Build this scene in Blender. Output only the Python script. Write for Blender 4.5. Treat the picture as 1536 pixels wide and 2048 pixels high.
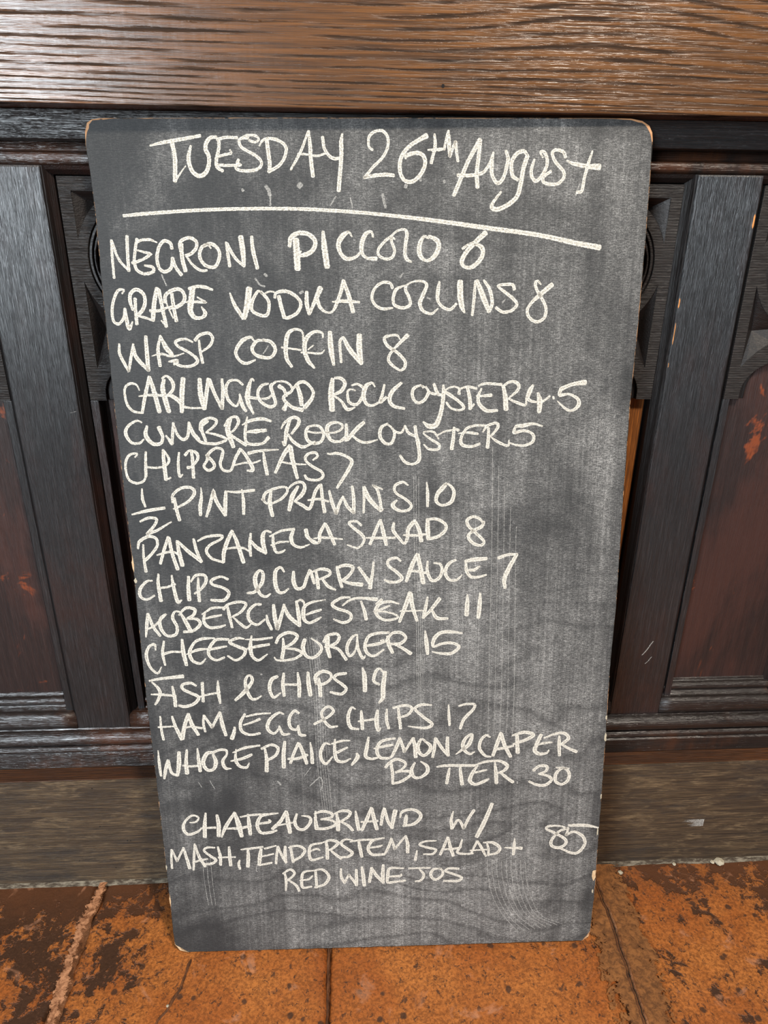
import bpy, bmesh, math, random
from mathutils import Vector, Matrix, noise
for o in list(bpy.data.objects): bpy.data.objects.remove(o)
S = bpy.context.scene
COL = S.collection
PI = math.pi
# ------------------------------------------------------------------ camera
cd = bpy.data.cameras.new('camera'); cam = bpy.data.objects.new('camera', cd); COL.objects.link(cam)
rt = Vector((0.9987139, -0.0499514, 0.0086820)); up = Vector((0.0106561, 0.3742240, 0.9272771)); fw = Vector((0.0495677, 0.9259921, -0.3742750))
cam.matrix_world = Matrix(((rt.x, up.x, -fw.x, 0), (rt.y, up.y, -fw.y, 0), (rt.z, up.z, -fw.z, 0.94818533), (0, 0, 0, 1)))
cd.sensor_fit = 'VERTICAL'; cd.sensor_height = 36; cd.lens = 1350 / 2048 * 36
cd.clip_start = .02; cd.clip_end = 50
S.camera = cam
# ------------------------------------------------------------------ light
w = bpy.data.worlds.new('world'); S.world = w; w.use_nodes = True
w.node_tree.nodes['Background'].inputs[0].default_value = (.86, .92, 1.0, 1)
w.node_tree.nodes['Background'].inputs[1].default_value = .15
def area(name, loc, tgt, sx, sy, power, col):
    l = bpy.data.lights.new(name, 'AREA'); l.shape = 'RECTANGLE'; l.size = sx; l.size_y = sy; l.energy = power; l.color = col
    o = bpy.data.objects.new(name, l); COL.objects.link(o); o.location = loc
    o.rotation_euler = (Vector(tgt) - Vector(loc)).to_track_quat('-Z', 'Y').to_euler(); return o
area('window_light', (-1.85, -2.3, 1.42), (-.2, .8, 1.0), 1.0, 1.45, 155, (.84, .93, 1.0))
area('lamp_light', (1.15, -1.25, 3.35), (0, .8, .4), .36, .36, 124, (1.0, .89, .76))
S.view_settings.view_transform = 'Standard'; S.view_settings.look = 'None'
S.view_settings.exposure = 0.0; S.view_settings.gamma = 1.0; S.view_settings.use_curve_mapping = False
# ------------------------------------------------------------------ material helpers
def srgb(r, g, b):
    f = lambda c: (c / 255 / 12.92) if c / 255 <= .04045 else ((c / 255 + .055) / 1.055) ** 2.4
    return (f(r), f(g), f(b), 1)
class NT:
    def __init__(s, name):
        s.m = bpy.data.materials.new(name); s.m.use_nodes = True; s.t = s.m.node_tree
        s.b = s.t.nodes['Principled BSDF']; s.out = s.t.nodes['Material Output']
        s.co = s.t.nodes.new('ShaderNodeTexCoord').outputs['Object']
    def n(s, kind, **kw):
        x = s.t.nodes.new(kind)
        for k, v in kw.items(): setattr(x, k, v)
        return x
    def link(s, a, b): s.t.links.new(a, b)
    def put(s, sock, v):
        if hasattr(v, 'is_output') or isinstance(v, bpy.types.NodeSocket): s.link(v, sock)
        else: sock.default_value = v
    def math(s, op, a, b=0.0, c=None, clamp=False):
        x = s.n('ShaderNodeMath', operation=op); x.use_clamp = clamp
        s.put(x.inputs[0], a); s.put(x.inputs[1], b)
        if c is not None: s.put(x.inputs[2], c)
        return x.outputs[0]
    def mapc(s, scale=(1, 1, 1), loc=(0, 0, 0), rot=(0, 0, 0), co=None):
        x = s.n('ShaderNodeMapping'); s.put(x.inputs['Vector'], co or s.co)
        x.inputs['Scale'].default_value = scale; x.inputs['Location'].default_value = loc; x.inputs['Rotation'].default_value = rot
        return x.outputs[0]
    def noise(s, scale=(1, 1, 1), detail=3, rough=.55, dist=0, loc=(0, 0, 0), rot=(0, 0, 0), co=None):
        x = s.n('ShaderNodeTexNoise'); s.put(x.inputs['Vector'], s.mapc(scale, loc, rot, co)); x.inputs['Scale'].default_value = 1
        x.inputs['Detail'].default_value = detail; x.inputs['Roughness'].default_value = rough; x.inputs['Distortion'].default_value = dist
        return x.outputs[0]
    def step(s, v, lo, hi, a=0.0, b=1.0):
        x = s.n('ShaderNodeMapRange'); x.interpolation_type = 'SMOOTHSTEP'; x.clamp = True
        s.put(x.inputs[0], v); x.inputs[1].default_value = lo; x.inputs[2].default_value = hi
        s.put(x.inputs[3], a); s.put(x.inputs[4], b); return x.outputs[0]
    def mix(s, f, a, b, mode='MIX'):
        x = s.n('ShaderNodeMix', data_type='RGBA', blend_type=mode); s.put(x.inputs[0], f)
        s.put(x.inputs[6], a); s.put(x.inputs[7], b); return x.outputs[2]
    def xyz(s, co=None):
        x = s.n('ShaderNodeSeparateXYZ'); s.put(x.inputs[0], co or s.co); return x.outputs
    def bump(s, h, dist, strength=1.0, prev=None):
        x = s.n('ShaderNodeBump'); s.put(x.inputs['Height'], h); x.inputs['Distance'].default_value = dist; x.inputs['Strength'].default_value = strength
        if prev is not None: s.link(prev, x.inputs['Normal'])
        return x.outputs[0]
    def fin(s, col, rough, normal=None, spec=.5, coat=0, coat_r=.3):
        s.put(s.b.inputs['Base Color'], col); s.put(s.b.inputs['Roughness'], rough); s.put(s.b.inputs['Specular IOR Level'], spec)
        s.put(s.b.inputs['Coat Weight'], coat); s.put(s.b.inputs['Coat Roughness'], coat_r)
        if normal is not None: s.link(normal, s.b.inputs['Coat Normal'])
        if normal is not None: s.link(normal, s.b.inputs['Normal'])
        return s.m
def wood(name, dark, mid, light, axis='X', fib=(5, 420), ring=(55, 1.0, .5), ringamt=.5, pore=.5, rough=.5, spec=.5, bumpd=.0006, red=None, redamt=0, seed=0, coat=0, cross=False, redspots=None, scuff=None):
    """oak: stretched fibres, wavy growth rings and short dark pores along the grain axis"""
    t = NT(name); a = 0 if axis == 'X' else 2; L, T = fib
    sc = [T, T, T]; sc[a] = L; off = (seed * 3.1, seed * 1.7, seed * 2.3)
    fibres = t.noise(tuple(sc), 4, .65, .3, loc=off)
    sc2 = [T * 2.6] * 3; sc2[a] = 28
    pores = t.noise(tuple(sc2), 2, .5, loc=off)
    sc3 = [9, 9, 9]; sc3[a] = 1.6
    warp = t.noise(tuple(sc3), 3, .5, loc=off)
    x, y, z = t.xyz(); cross_c = z if axis == 'X' else x
    k, amp, _ = ring
    ph = t.math('ADD', t.math('MULTIPLY', cross_c, k * 6.28), t.math('MULTIPLY', warp, amp * 6.28 * 4))
    jit = t.math('MULTIPLY', t.noise(tuple(sc), 3, .6, loc=(5, 5, 5)), 2.2)
    rings = t.math('ADD', t.math('MULTIPLY', t.math('SINE', t.math('ADD', ph, jit)), .5), .5)
    rings = t.math('POWER', rings, 2.5)
    f = t.step(fibres, .28, .72)
    col = t.mix(f, dark, light)
    col = t.mix(.45, col, mid)
    pm = t.step(pores, .42, .60, 0.0, pore)
    col = t.mix(t.math('MULTIPLY', rings, ringamt), col, dark)
    dk = t.mix(.35, (0.004, .004, .004, 1), dark)
    col = t.mix(t.math('SUBTRACT', pore, pm), col, dk)
    blot = t.noise((4, 4, 4), 4, .6, loc=off)
    col = t.mix(t.step(blot, .35, .75, 0, .45), col, dark)
    if red is not None:
        rm = t.noise((6, 6, 3.0) if axis == 'Z' else (3, 6, 6), 5, .65, .4, loc=(seed, 2, 7))
        rs = t.noise((60, 60, 6), 4, .7, loc=(seed, 1, 1))
        m = t.step(t.math('ADD', rm, t.math('MULTIPLY', rs, .25)), .58, .80, 0, redamt)
        col = t.mix(m, col, red)
        if redspots is not None:
            r2 = t.step(t.math('ADD', t.noise((11, 11, 7), 5, .75, .8, loc=(seed + 3, 0, 0)), t.math('MULTIPLY', rs, .2)), .70, .78, 0, .8)
            col = t.mix(r2, col, redspots)
    if scuff is not None:
        sq = t.noise((16, 60, 60), 5, .7, .5, loc=(seed, 8, 2)); sf = t.noise((60, 60, 700), 3, .7, loc=(seed, 3, 3))
        col = t.mix(t.math('MULTIPLY', t.step(sq, .47, .66), t.step(sf, .38, .62, 0, .75)), col, scuff)
        sd = t.noise((7, 20, 26), 5, .65, .6, loc=(seed + 4, 8, 2))
        col = t.mix(t.step(sd, .50, .68, 0, .6), col, srgb(46, 42, 40))
    h = t.math('SUBTRACT', t.math('MULTIPLY', f, .5), t.math('MULTIPLY', t.math('SUBTRACT', pore, pm), .8))
    h = t.math('SUBTRACT', h, t.math('MULTIPLY', rings, ringamt * .6))
    if cross:
        c2 = [320, 320, 320]; c2[a] = 320; c2[(2 if a == 0 else 0)] = 10
        h = t.math('ADD', h, t.math('MULTIPLY', t.noise(tuple(c2), 2, .5), .35))
    nb = t.bump(h, bumpd)
    r = t.math('ADD', t.math('MULTIPLY', f, -.10), rough + .05)
    return t.fin(col, r, nb, spec, coat)
# ------------------------------------------------------------------ mesh helpers
def link(name, me, mat=None, parent=None):
    o = bpy.data.objects.new(name, me); COL.objects.link(o)
    if mat: me.materials.append(mat)
    if parent: o.parent = parent
    return o
def obj(name, bm, mat=None, parent=None, smooth=False):
    me = bpy.data.meshes.new(name)
    bmesh.ops.recalc_face_normals(bm, faces=bm.faces)
    bm.to_mesh(me); bm.free()
    if smooth:
        for p in me.polygons: p.use_smooth = True
    return link(name, me, mat, parent)
def empty(name, loc=(0, 0, 0)):
    o = bpy.data.objects.new(name, None); COL.objects.link(o); o.location = loc; o.empty_display_size = .05; return o
def box(bm, x0, x1, y0, y1, z0, z1, bev=0.0, seg=2):
    g = bmesh.ops.create_cube(bm, size=1)['verts']
    for v in g: v.co = Vector(((x0 + x1) / 2 + v.co.x * (x1 - x0), (y0 + y1) / 2 + v.co.y * (y1 - y0), (z0 + z1) / 2 + v.co.z * (z1 - z0)))
    if bev:
        es = {e for v in g for e in v.link_edges}
        bmesh.ops.bevel(bm, geom=list(es), offset=bev, segments=seg, affect='EDGES', profile=.6)
def profile(bm, pts, x0, x1, nx=1, wob=0.0, seed=0):
    """sweep a (y,z) profile along X, closed against the back"""
    ring = []
    for i in range(nx + 1):
        x = x0 + (x1 - x0) * i / nx
        row = []
        for j, (y, z) in enumerate(pts):
            d = noise.noise(Vector((x * 9, j * .35 + seed, 1.3))) * wob
            row.append(bm.verts.new((x, y + d, z + noise.noise(Vector((x * 7, j * .3, 9 + seed))) * wob)))
        ring.append(row)
    for i in range(nx):
        for j in range(len(pts) - 1):
            bm.faces.new((ring[i][j], ring[i + 1][j], ring[i + 1][j + 1], ring[i][j + 1]))
        bm.faces.new((ring[i][-1], ring[i + 1][-1], ring[i + 1][0], ring[i][0]))
    bm.faces.new(ring[0]); bm.faces.new(list(reversed(ring[-1])))
def arc(cy, cz, r, a0, a1, n=8):
    return [(cy + r * math.cos(math.radians(a0 + (a1 - a0) * i / n)), cz + r * math.sin(math.radians(a0 + (a1 - a0) * i / n))) for i in range(n + 1)]
def plate(name, outer, holes, y, thick, bev, mat, parent, res=1):
    """flat carved plate in the XZ plane: outline with holes, front face at y, given thickness and edge bevel"""
    cu = bpy.data.curves.new(name, 'CURVE'); cu.dimensions = '2D'; cu.fill_mode = 'BOTH'
    for pl in [outer] + holes:
        sp = cu.splines.new('POLY'); sp.points.add(len(pl) - 1); sp.use_cyclic_u = True
        for p, (x, z) in zip(sp.points, pl): p.co = (x, z, 0, 1)
    cu.extrude = thick / 2 - bev; cu.bevel_depth = bev; cu.bevel_resolution = 1; cu.offset = -bev
    to = bpy.data.objects.new('tmp', cu); COL.objects.link(to)
    me = bpy.data.meshes.new_from_object(to)
    bpy.data.objects.remove(to); bpy.data.curves.remove(cu)
    me.materials.clear()
    for v in me.vertices: v.co = Vector((v.co.x, y + thick / 2 - v.co.z, v.co.y))
    me.name = name
    o = link(name, me, mat, parent)
    return o
# ------------------------------------------------------------------ materials
M = {}
def beam_mat():
    t = NT('oak_beam'); x, y, z = t.xyz()
    fib = t.noise((6, 300, 300), 4, .7, .2); fine = t.noise((14, 800, 800), 3, .7)
    warp = t.noise((1.3, 3, 7), 3, .5, .1, loc=(3, 0, 1)); jit = t.noise((12, 60, 220), 5, .72)
    zz = t.math('ADD', t.math('SUBTRACT', z, 1.0728), t.math('MULTIPLY', x, .018))
    # cathedral dip at the right of centre
    cd_ = t.math('MULTIPLY', t.step(t.math('ABSOLUTE', t.math('SUBTRACT', x, .26)), .0, .22, .016, 0), t.step(z, 1.08, 1.17, 0, 1))
    zz = t.math('SUBTRACT', zz, cd_)
    ph = t.math('MULTIPLY', t.math('LOGARITHM', t.math('ADD', t.math('MAXIMUM', zz, -.05), .062), 2.718), 13.5 * 6.28)
    ph = t.math('ADD', ph, t.math('ADD', t.math('MULTIPLY', warp, 13.0), t.math('MULTIPLY', jit, 5.5)))
    s_ = t.math('ADD', t.math('MULTIPLY', t.math('SINE', ph), .5), .5)
    ring = t.step(s_, .70, 1.0); soft = t.step(s_, .1, .9)
    brk = t.step(t.noise((9, 60, 120), 3, .6, loc=(1, 2, 3)), .38, .56, .0, 1)
    ring = t.math('MULTIPLY', ring, brk)
    f = t.step(fib, .3, .7)
    col = t.mix(f, srgb(60, 37, 18), srgb(134, 84, 36))
    col = t.mix(t.step(fine, .35, .65, 0, .35), col, srgb(60, 44, 30))
    big = t.step(t.noise((2.5, 5, 8), 3, .6), .35, .7)
    col = t.mix(t.math('MULTIPLY', big, .4), col, srgb(84, 58, 38))
    col = t.mix(t.math('MULTIPLY', soft, .22), col, srgb(48, 38, 32))
    col = t.mix(t.math('MULTIPLY', ring, .80), col, srgb(34, 28, 24))
    ray = t.noise((110, 10, 18), 2, .6)
    h = t.math('ADD', t.math('MULTIPLY', f, .35), t.math('MULTIPLY', ray, .25))
    h = t.math('SUBTRACT', t.math('ADD', h, t.math('MULTIPLY', fine, .3)), t.math('MULTIPLY', ring, .9))
    return t.fin(col, t.math('ADD', t.math('MULTIPLY', ring, .3), .27), t.bump(h, .00050), t.math('SUBTRACT', .7, t.math('MULTIPLY', ring, .6)), t.math('MULTIPLY', t.math('SUBTRACT', 1.0, ring), .14), .30)
M['beam'] = beam_mat()
M['rail'] = wood('black_oak_rail', srgb(24, 23, 23), srgb(42, 41, 42), srgb(62, 60, 60), 'X', (10, 520), (90, .5, 0), .3, .6, .30, .7, .0006, seed=2)
M['stile'] = wood('black_oak_stile', srgb(22, 22, 23), srgb(40, 40, 42), srgb(60, 60, 62), 'Z', (10, 700), (110, .5, 0), .3, .65, .33, .85, .00035, seed=3, red=srgb(58, 34, 28), redamt=.45)
M['mould'] = wood('dark_oak_moulding', srgb(22, 17, 15), srgb(42, 34, 31), srgb(58, 48, 44), 'X', (7, 500), (90, .5, 0), .3, .4, .26, .7, .0004, seed=4, red=srgb(92, 52, 28), redamt=.55)
M['jamb'] = wood('shaded_dark_oak_jamb', srgb(9, 7, 7), srgb(20, 15, 14), srgb(30, 23, 21), 'Z', (6, 400), (90, .5, 0), .3, .4, .5, .4, .0004, seed=5, red=srgb(56, 28, 18), redamt=.45)  # dark oak taken nearly black: the board's shadow in the recesses put into the colour
M['panel'] = wood('red_brown_panel', srgb(30, 21, 20), srgb(52, 37, 34), srgb(66, 48, 44), 'Z', (7, 800), (70, .4, 0), .25, .5, .46, .5, .0003, seed=6, red=srgb(78, 46, 38), redamt=.5, redspots=srgb(140, 68, 34))
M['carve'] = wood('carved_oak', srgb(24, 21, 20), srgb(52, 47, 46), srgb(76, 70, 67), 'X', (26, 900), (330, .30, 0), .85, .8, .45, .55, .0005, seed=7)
M['carve2'] = wood('shaded_carved_oak', srgb(14, 11, 10), srgb(28, 20, 18), srgb(36, 27, 24), 'X', (12, 400), (90, .5, 0), .3, .3, .5, .45, .0003, seed=8)  # darker copy of the carved oak; recess shade painted into pockets and rings
M['bare'] = wood('bare_orange_oak', srgb(74, 42, 18), srgb(168, 98, 38), srgb(200, 124, 54), 'Z', (14, 300), (120, .4, 0), .3, .5, .7, .3, .0006, seed=9)
M['ledge'] = wood('brown_ledge', srgb(44, 26, 16), srgb(84, 50, 28), srgb(120, 74, 40), 'X', (8, 400), (60, .45, 0), .3, .5, .5, .4, .0004, seed=12)
M['skirt'] = wood('weathered_skirting', srgb(44, 35, 30), srgb(86, 69, 52), srgb(126, 103, 74), 'X', (9, 480), (60, .45, 0), .35, .55, .58, .35, .0006, seed=10, scuff=srgb(128, 107, 80))
def dark_mat():
    t = NT('shadow_gap'); return t.fin(srgb(14, 11, 10), .9)
M['gap'] = dark_mat()
def chip_mat():
    t = NT('fresh_wood_chip'); n = t.noise((300, 300, 80), 3, .6)
    return t.fin(t.mix(n, srgb(205, 120, 50), srgb(225, 165, 100)), .7)
M['chip'] = chip_mat()
def tile_mat():
    t = NT('terracotta_tile'); x, y, z = t.xyz()
    g = t.noise((260, 260, 260), 3, .7)
    b = t.noise((9, 9, 9), 4, .6)
    col = t.mix(t.step(b, .3, .7), srgb(166, 90, 36), srgb(196, 120, 56))
    col = t.mix(t.step(g, .34, .66), t.mix(.75, col, srgb(112, 62, 24)), col)
    fine = t.noise((70, 70, 70), 5, .72, .6)
    big = t.noise((13, 13, 13), 6, .68, .5, loc=(3, 1, 0))
    streak = t.noise((60, 18, 20), 5, .7, .3, rot=(0, 0, .7))
    # wear: heavier on the left hand tiles and along the wall
    left = t.step(x, -.46, -.18, .125, 0)
    wall = t.step(y, .70, .80, 0, .075)
    mid = t.step(x, .33, .40, 0, .055)
    w1 = t.math('ADD', t.math('ADD', left, wall), mid)
    v = t.math('ADD', t.math('ADD', t.math('MULTIPLY', big, .55), t.math('MULTIPLY', fine, .25)), t.math('ADD', t.math('MULTIPLY', streak, .2), w1))
    m = t.step(v, .59, .625)
    m2 = t.step(v, .55, .61, 0, .35)
    fl = t.step(t.noise((120, 120, 120), 5, .75, .6, loc=(9, 9, 9)), .575, .61, 0, .85)
    # round worn pits
    vo = t.n('ShaderNodeTexVoronoi'); t.put(vo.inputs['Vector'], t.mapc((34, 34, 34), co=None)); vo.inputs['Scale'].default_value = 1
    wv = t.math('ADD', vo.outputs['Distance'], t.math('MULTIPLY', fine, .22))
    pit = t.step(wv, .22, .30, .9, 0)
    dk = t.mix(g, srgb(50, 32, 22), srgb(84, 56, 38))
    col = t.mix(m2, col, srgb(120, 70, 38))
    col = t.mix(t.math('MAXIMUM', t.math('MAXIMUM', m, pit), fl), col, dk)
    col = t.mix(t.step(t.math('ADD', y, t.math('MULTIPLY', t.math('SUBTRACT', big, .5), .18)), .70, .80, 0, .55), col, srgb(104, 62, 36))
    col = t.mix(t.step(t.noise((22, 22, 22), 4, .6, .8, loc=(1, 7, 3)), .60, .72, 0, .5), col, srgb(196, 138, 104))
    h = t.math('SUBTRACT', t.math('ADD', t.math('MULTIPLY', g, .12), t.math('MULTIPLY', fine, .45)), t.math('MULTIPLY', m, .5))
    return t.fin(col, t.math('ADD', t.math('MULTIPLY', m, -.15), .62), t.bump(h, .0022), .4)
M['tile'] = tile_mat()
def mortar_mat():
    t = NT('old_mortar'); g = t.noise((90, 90, 90), 5, .7, .4); b = t.noise((10, 14, 10), 4, .6, .5)
    col = t.mix(t.step(g, .35, .65), srgb(96, 62, 40), srgb(150, 100, 66))
    col = t.mix(t.step(b, .45, .7, 0, .7), col, srgb(190, 140, 104))
    return t.fin(col, .8, t.bump(g, .004), .3)
M['mortar'] = mortar_mat()
def plaster_mat():
    t = NT('pale_mortar_crumb'); g = t.noise((200, 200, 200), 4, .7)
    return t.fin(t.mix(g, srgb(150, 140, 120), srgb(205, 195, 172)), .85, t.bump(g, .001), .2)
M['plaster'] = plaster_mat()
def grey_mortar_mat():
    t = NT('grey_mortar_line'); g = t.noise((60, 200, 200), 4, .7)
    return t.fin(t.mix(t.step(g, .4, .65), srgb(66, 56, 46), srgb(132, 122, 106)), .85, t.bump(g, .001), .2)
M['line'] = grey_mortar_mat()
# chalkboard: local frame x across, z up the board, y into the board
def board_mat():
    t = NT('black_chalkboard_paint'); x, y, z = t.xyz()
    gr = t.noise((170, 1, 900), 4, .75, loc=(1, 0, 0))            # fine horizontal wood tooth
    sp = t.noise((750, 1, 750), 2, .8)                             # chalk speckle
    wp = t.noise((6, 1, 3), 4, .6, .6)
    v1 = t.noise((120, 1, 2.2), 4, .7, loc=(2, 0, 0), co=None)     # vertical wipe streaks
    v2 = t.noise((16, 1, 1.1), 4, .6, loc=(7, 0, 3))
    big = t.noise((7, 1, 6), 5, .66, .9, loc=(4, 0, 8))
    # dark wood figure lines seen through the paint
    ph = t.math('ADD', t.math('MULTIPLY', z, 125.0), t.math('MULTIPLY', t.noise((2.6, 1, 5), 3, .5, .3, loc=(0, 0, 5)), 60.0))
    fig = t.math('POWER', t.math('ADD', t.math('MULTIPLY', t.math('SINE', t.math('ADD', ph, t.math('MULTIPLY', gr, 2.0))), .5), .5), 6.0)
    figm = t.math('MULTIPLY', fig, t.step(z, .35, .75, .48, .12))
    d = t.math('ADD', t.math('SUBTRACT', t.math('MULTIPLY', big, .95), .20), t.math('MULTIPLY', v2, .35))
    d = t.math('ADD', d, t.math('MULTIPLY', v1, .12))
    # hand wiped zones: clean left and top margins, dusty middle right and foot
    zx = t.step(x, .0, .36, -.15, .05); zr = t.step(x, .57, .60, 0, -.16); zl = t.step(x, .0, .02, -.10, 0)
    zz = t.step(z, .05, .95, .09, -.07); ze = t.step(z, 1.05, 1.072, 0, -.10); zb = t.step(z, .0, .02, -.08, 0)
    for q in (zx, zr, zl, zz, ze, zb): d = t.math('ADD', d, q)
    def spot(cx, cz, rx, rz, amt):
        a = t.math('POWER', t.math('DIVIDE', t.math('SUBTRACT', x, cx), rx), 2.0); b = t.math('POWER', t.math('DIVIDE', t.math('SUBTRACT', z, cz), rz), 2.0)
        r = t.math('ADD', t.math('ADD', a, b), t.math('MULTIPLY', t.math('SUBTRACT', wp, .5), 3.4))
        return t.step(r, .0, 1.5, amt * .8, 0)
    for s in ((.075, .235, .06, .035, -.17), (.48, .62, .07, .03, -.14), (.385, .66, .05, .02, -.13), (.53, .115, .05, .03, -.16), (.04, .03, .05, .03, -.16), (.46, .56, .13, .12, .10), (.53, .44, .07, .10, .08), (.50, .80, .10, .10, .06), (.55, .36, .05, .05, .06), (.47, .10, .09, .10, .08),
              (.22, .40, .018, .10, .09), (.245, .22, .02, .12, .08), (.40, .52, .012, .10, .08), (.10, .10, .06, .05, .06), (.27, 1.04, .05, .02, -.08), (.37, 1.04, .02, .03, -.10), (.21, 1.01, .03, .02, -.08), (.54, 1.02, .06, .035, .08), (.44, 1.035, .05, .025, .06)):
        d = t.math('ADD', d, spot(*s))
    dust = t.step(d, .20, .86, 0, 1)
    tex = t.step(t.math('ADD', t.math('MULTIPLY', sp, .45), t.math('MULTIPLY', gr, .55)), .42, .64, 0, 1)
    patchy = t.step(t.noise((70, 1, 110), 4, .75), .32, .68, .45, 1.2)
    v3 = t.step(t.noise((330, 1, 3.0), 3, .7, loc=(9, 0, 1)), .36, .66, .78, 1.22)      # fine vertical wipe lines
    v4 = t.step(t.noise((42, 1, 1.6), 3, .6, loc=(4, 0, 6)), .36, .64, .82, 1.22)
    amt = t.math('MULTIPLY', t.math('MULTIPLY', dust, patchy), t.math('MULTIPLY', tex, .70))
    amt = t.math('ADD', amt, t.math('ADD', t.math('MULTIPLY', dust, .11), t.math('MULTIPLY', tex, .05)))
    amt = t.math('MULTIPLY', t.math('MULTIPLY', amt, v3), v4, clamp=True)
    amt = t.math('MULTIPLY', amt, t.math('SUBTRACT', 1.0, figm))
    base = t.mix(gr, srgb(33, 34, 35), srgb(51, 52, 53))
    col = t.mix(amt, base, srgb(190, 188, 184))
    sc = t.step(t.noise((34, 1, 1500), 3, .7, loc=(5, 0, 5)), .70, .78, 0, .35)   # hairline scratches along the grain
    col = t.mix(sc, col, srgb(190, 186, 176))
    h = t.math('ADD', t.math('MULTIPLY', gr, .7), t.math('MULTIPLY', sp, .3))
    return t.fin(col, .62, t.bump(h, .00028), .35)
M['board'] = board_mat()
def ec():
    t = NT('pale_ply_chip'); g = t.noise((300, 300, 300), 3, .6)
    return t.fin(t.mix(g, srgb(170, 120, 72), srgb(226, 206, 170)), .8)
M['edgechip'] = ec()
def board_edge_mat():
    t = NT('worn_board_edge'); x, y, z = t.xyz()
    n = t.noise((120, 120, 120), 4, .7); top = t.step(z, 1.035, 1.07, 0, .3); cor = t.math('ADD', t.step(x, .0, .03, .12, 0), t.step(x, .54, .60, 0, .16))
    n2 = t.noise((14, 14, 14), 3, .6)
    bot = t.math('MULTIPLY', t.step(z, .004, .022, .14, 0), t.math('MAXIMUM', t.step(x, .012, .030, 1, 0), t.step(x, .585, .596, 0, 1)))
    top = t.math('ADD', top, t.math('MULTIPLY', bot, 2.0))
    m = t.step(t.math('ADD', t.math('ADD', t.math('MULTIPLY', n, .5), t.math('MULTIPLY', n2, .5)), t.math('MULTIPLY', top, t.math('ADD', .25, t.math('MULTIPLY', cor, 4.0)))), .50, .60)
    wood_c = t.mix(n, srgb(168, 104, 58), srgb(206, 168, 128))
    return t.fin(t.mix(m, srgb(40, 40, 38), wood_c), .7, t.bump(n, .0005), .3)
M['edge'] = board_edge_mat()
def chalk_mat(name, lo, hi, c0, c1, a0=1.0):
    t = NT(name); x, y, z = t.xyz()
    gr = t.noise((300, 1, 1100), 3, .7, loc=(3, 0, 1)); sp = t.noise((1000, 1, 1000), 2, .8)
    q = t.math('ADD', t.math('MULTIPLY', gr, .5), t.math('MULTIPLY', sp, .5))
    at = t.n('ShaderNodeAttribute', attribute_name='edge'); e = at.outputs['Fac']      # 0 centre .. 1 rim of the stroke
    col = t.mix(t.step(t.math('ADD', q, t.math('MULTIPLY', e, .13)), .38, .62), c0, c1)
    t.fin(col, .85, t.bump(q, .0003), .15)
    al = t.step(t.math('SUBTRACT', t.math('ADD', q, a0), t.math('MULTIPLY', t.math('POWER', e, 6.0), .26)), lo, hi)
    t.put(t.b.inputs['Alpha'], al)
    return t.m
M['chalk'] = chalk_mat('white_chalk_paint', .98, 1.14, srgb(122, 118, 110), srgb(226, 220, 207), .66)
M['smear'] = chalk_mat('faint_chalk_smear', .50, .95, srgb(150, 148, 144), srgb(196, 194, 188), .24)
# ------------------------------------------------------------------ the setting: panelled bar front
XL, XR = -1.15, 1.25
wall = empty('wall_back', (0, .86, 0)); wall['kind'] = 'structure'
wall.location = (0, 0, 0)
def wob_box(name, x0, x1, y0, y1, z0, z1, mat, bev=.002, parent=wall, seed=0, amp=.0006, axis='Z'):
    """board with softly uneven, rounded front edges"""
    bm = bmesh.new(); box(bm, x0, x1, y0, y1, z0, z1, bev, 2)
    n = 24
    ln = (z1 - z0) if axis == 'Z' else (x1 - x0)
    for i in range(1, n):
        p = (0, 0, z0 + ln * i / n) if axis == 'Z' else (x0 + ln * i / n, 0, 0)
        bmesh.ops.bisect_plane(bm, geom=bm.verts[:] + bm.edges[:] + bm.faces[:], plane_co=p, plane_no=(0, 0, 1) if axis == 'Z' else (1, 0, 0))
    for v in bm.verts:
        q = v.co.z if axis == 'Z' else v.co.x; s = v.co.x if axis == 'Z' else v.co.z
        c = ((x0 + x1) / 2) if axis == 'Z' else ((z0 + z1) / 2)
        d = noise.noise(Vector((q * 22, seed + (3 if s > c else 0), 0))) * amp
        if axis == 'Z': v.co.x += d
        else: v.co.z += d
    return obj(name, bm, mat, parent)
# back board closing everything behind
bm = bmesh.new(); box(bm, XL, XR, .868, .90, 0, 1.60); obj('backing_board', bm, M['gap'], wall)
# top fascia board (pale oak) above the panelling
tr = wob_box('trim_1', XL, XR, .800, .866, 1.0728, 1.62, M['beam'], .0015, None, 5, .0005, 'X'); tr['kind'] = 'structure'
wob_box('top_rail', XL, XR, .830, .868, 1.0448, 1.0726, M['rail'], .0015, wall, 1, .0006, 'X')
bm = bmesh.new()
profile(bm, [(.868, 1.0446)] + [(.8540, 1.0446), (.8550, 1.0370), (.8500, 1.0345)] + arc(.8440, 1.0270, .0068, 100, 262, 12) + [(.868, 1.0200)], XL, XR, 60, .0005, 3)
obj('rail_moulding', bm, M['mould'], wall, True)
# worn notch in the rail under the fascia, small holes
def disc(name, cx, y, cz, rx, rz, a0, a1, parent, n=14):
    bm = bmesh.new(); bm.faces.new([bm.verts.new((cx + rx * math.cos(math.radians(a0 + (a1 - a0) * k / n)), y, cz + rz * math.sin(math.radians(a0 + (a1 - a0) * k / n)))) for k in range(n + 1 if a1 - a0 < 360 else n)])
    return obj(name, bm, M['gap'], parent)
disc('worn_notch', 0.0742, .8297, 1.0728, .0105, .0060, 180, 360, wall)
disc('nail_hole', 0.0992, .7996, 1.0945, .0016, .0018, 0, 360, tr)
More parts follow.
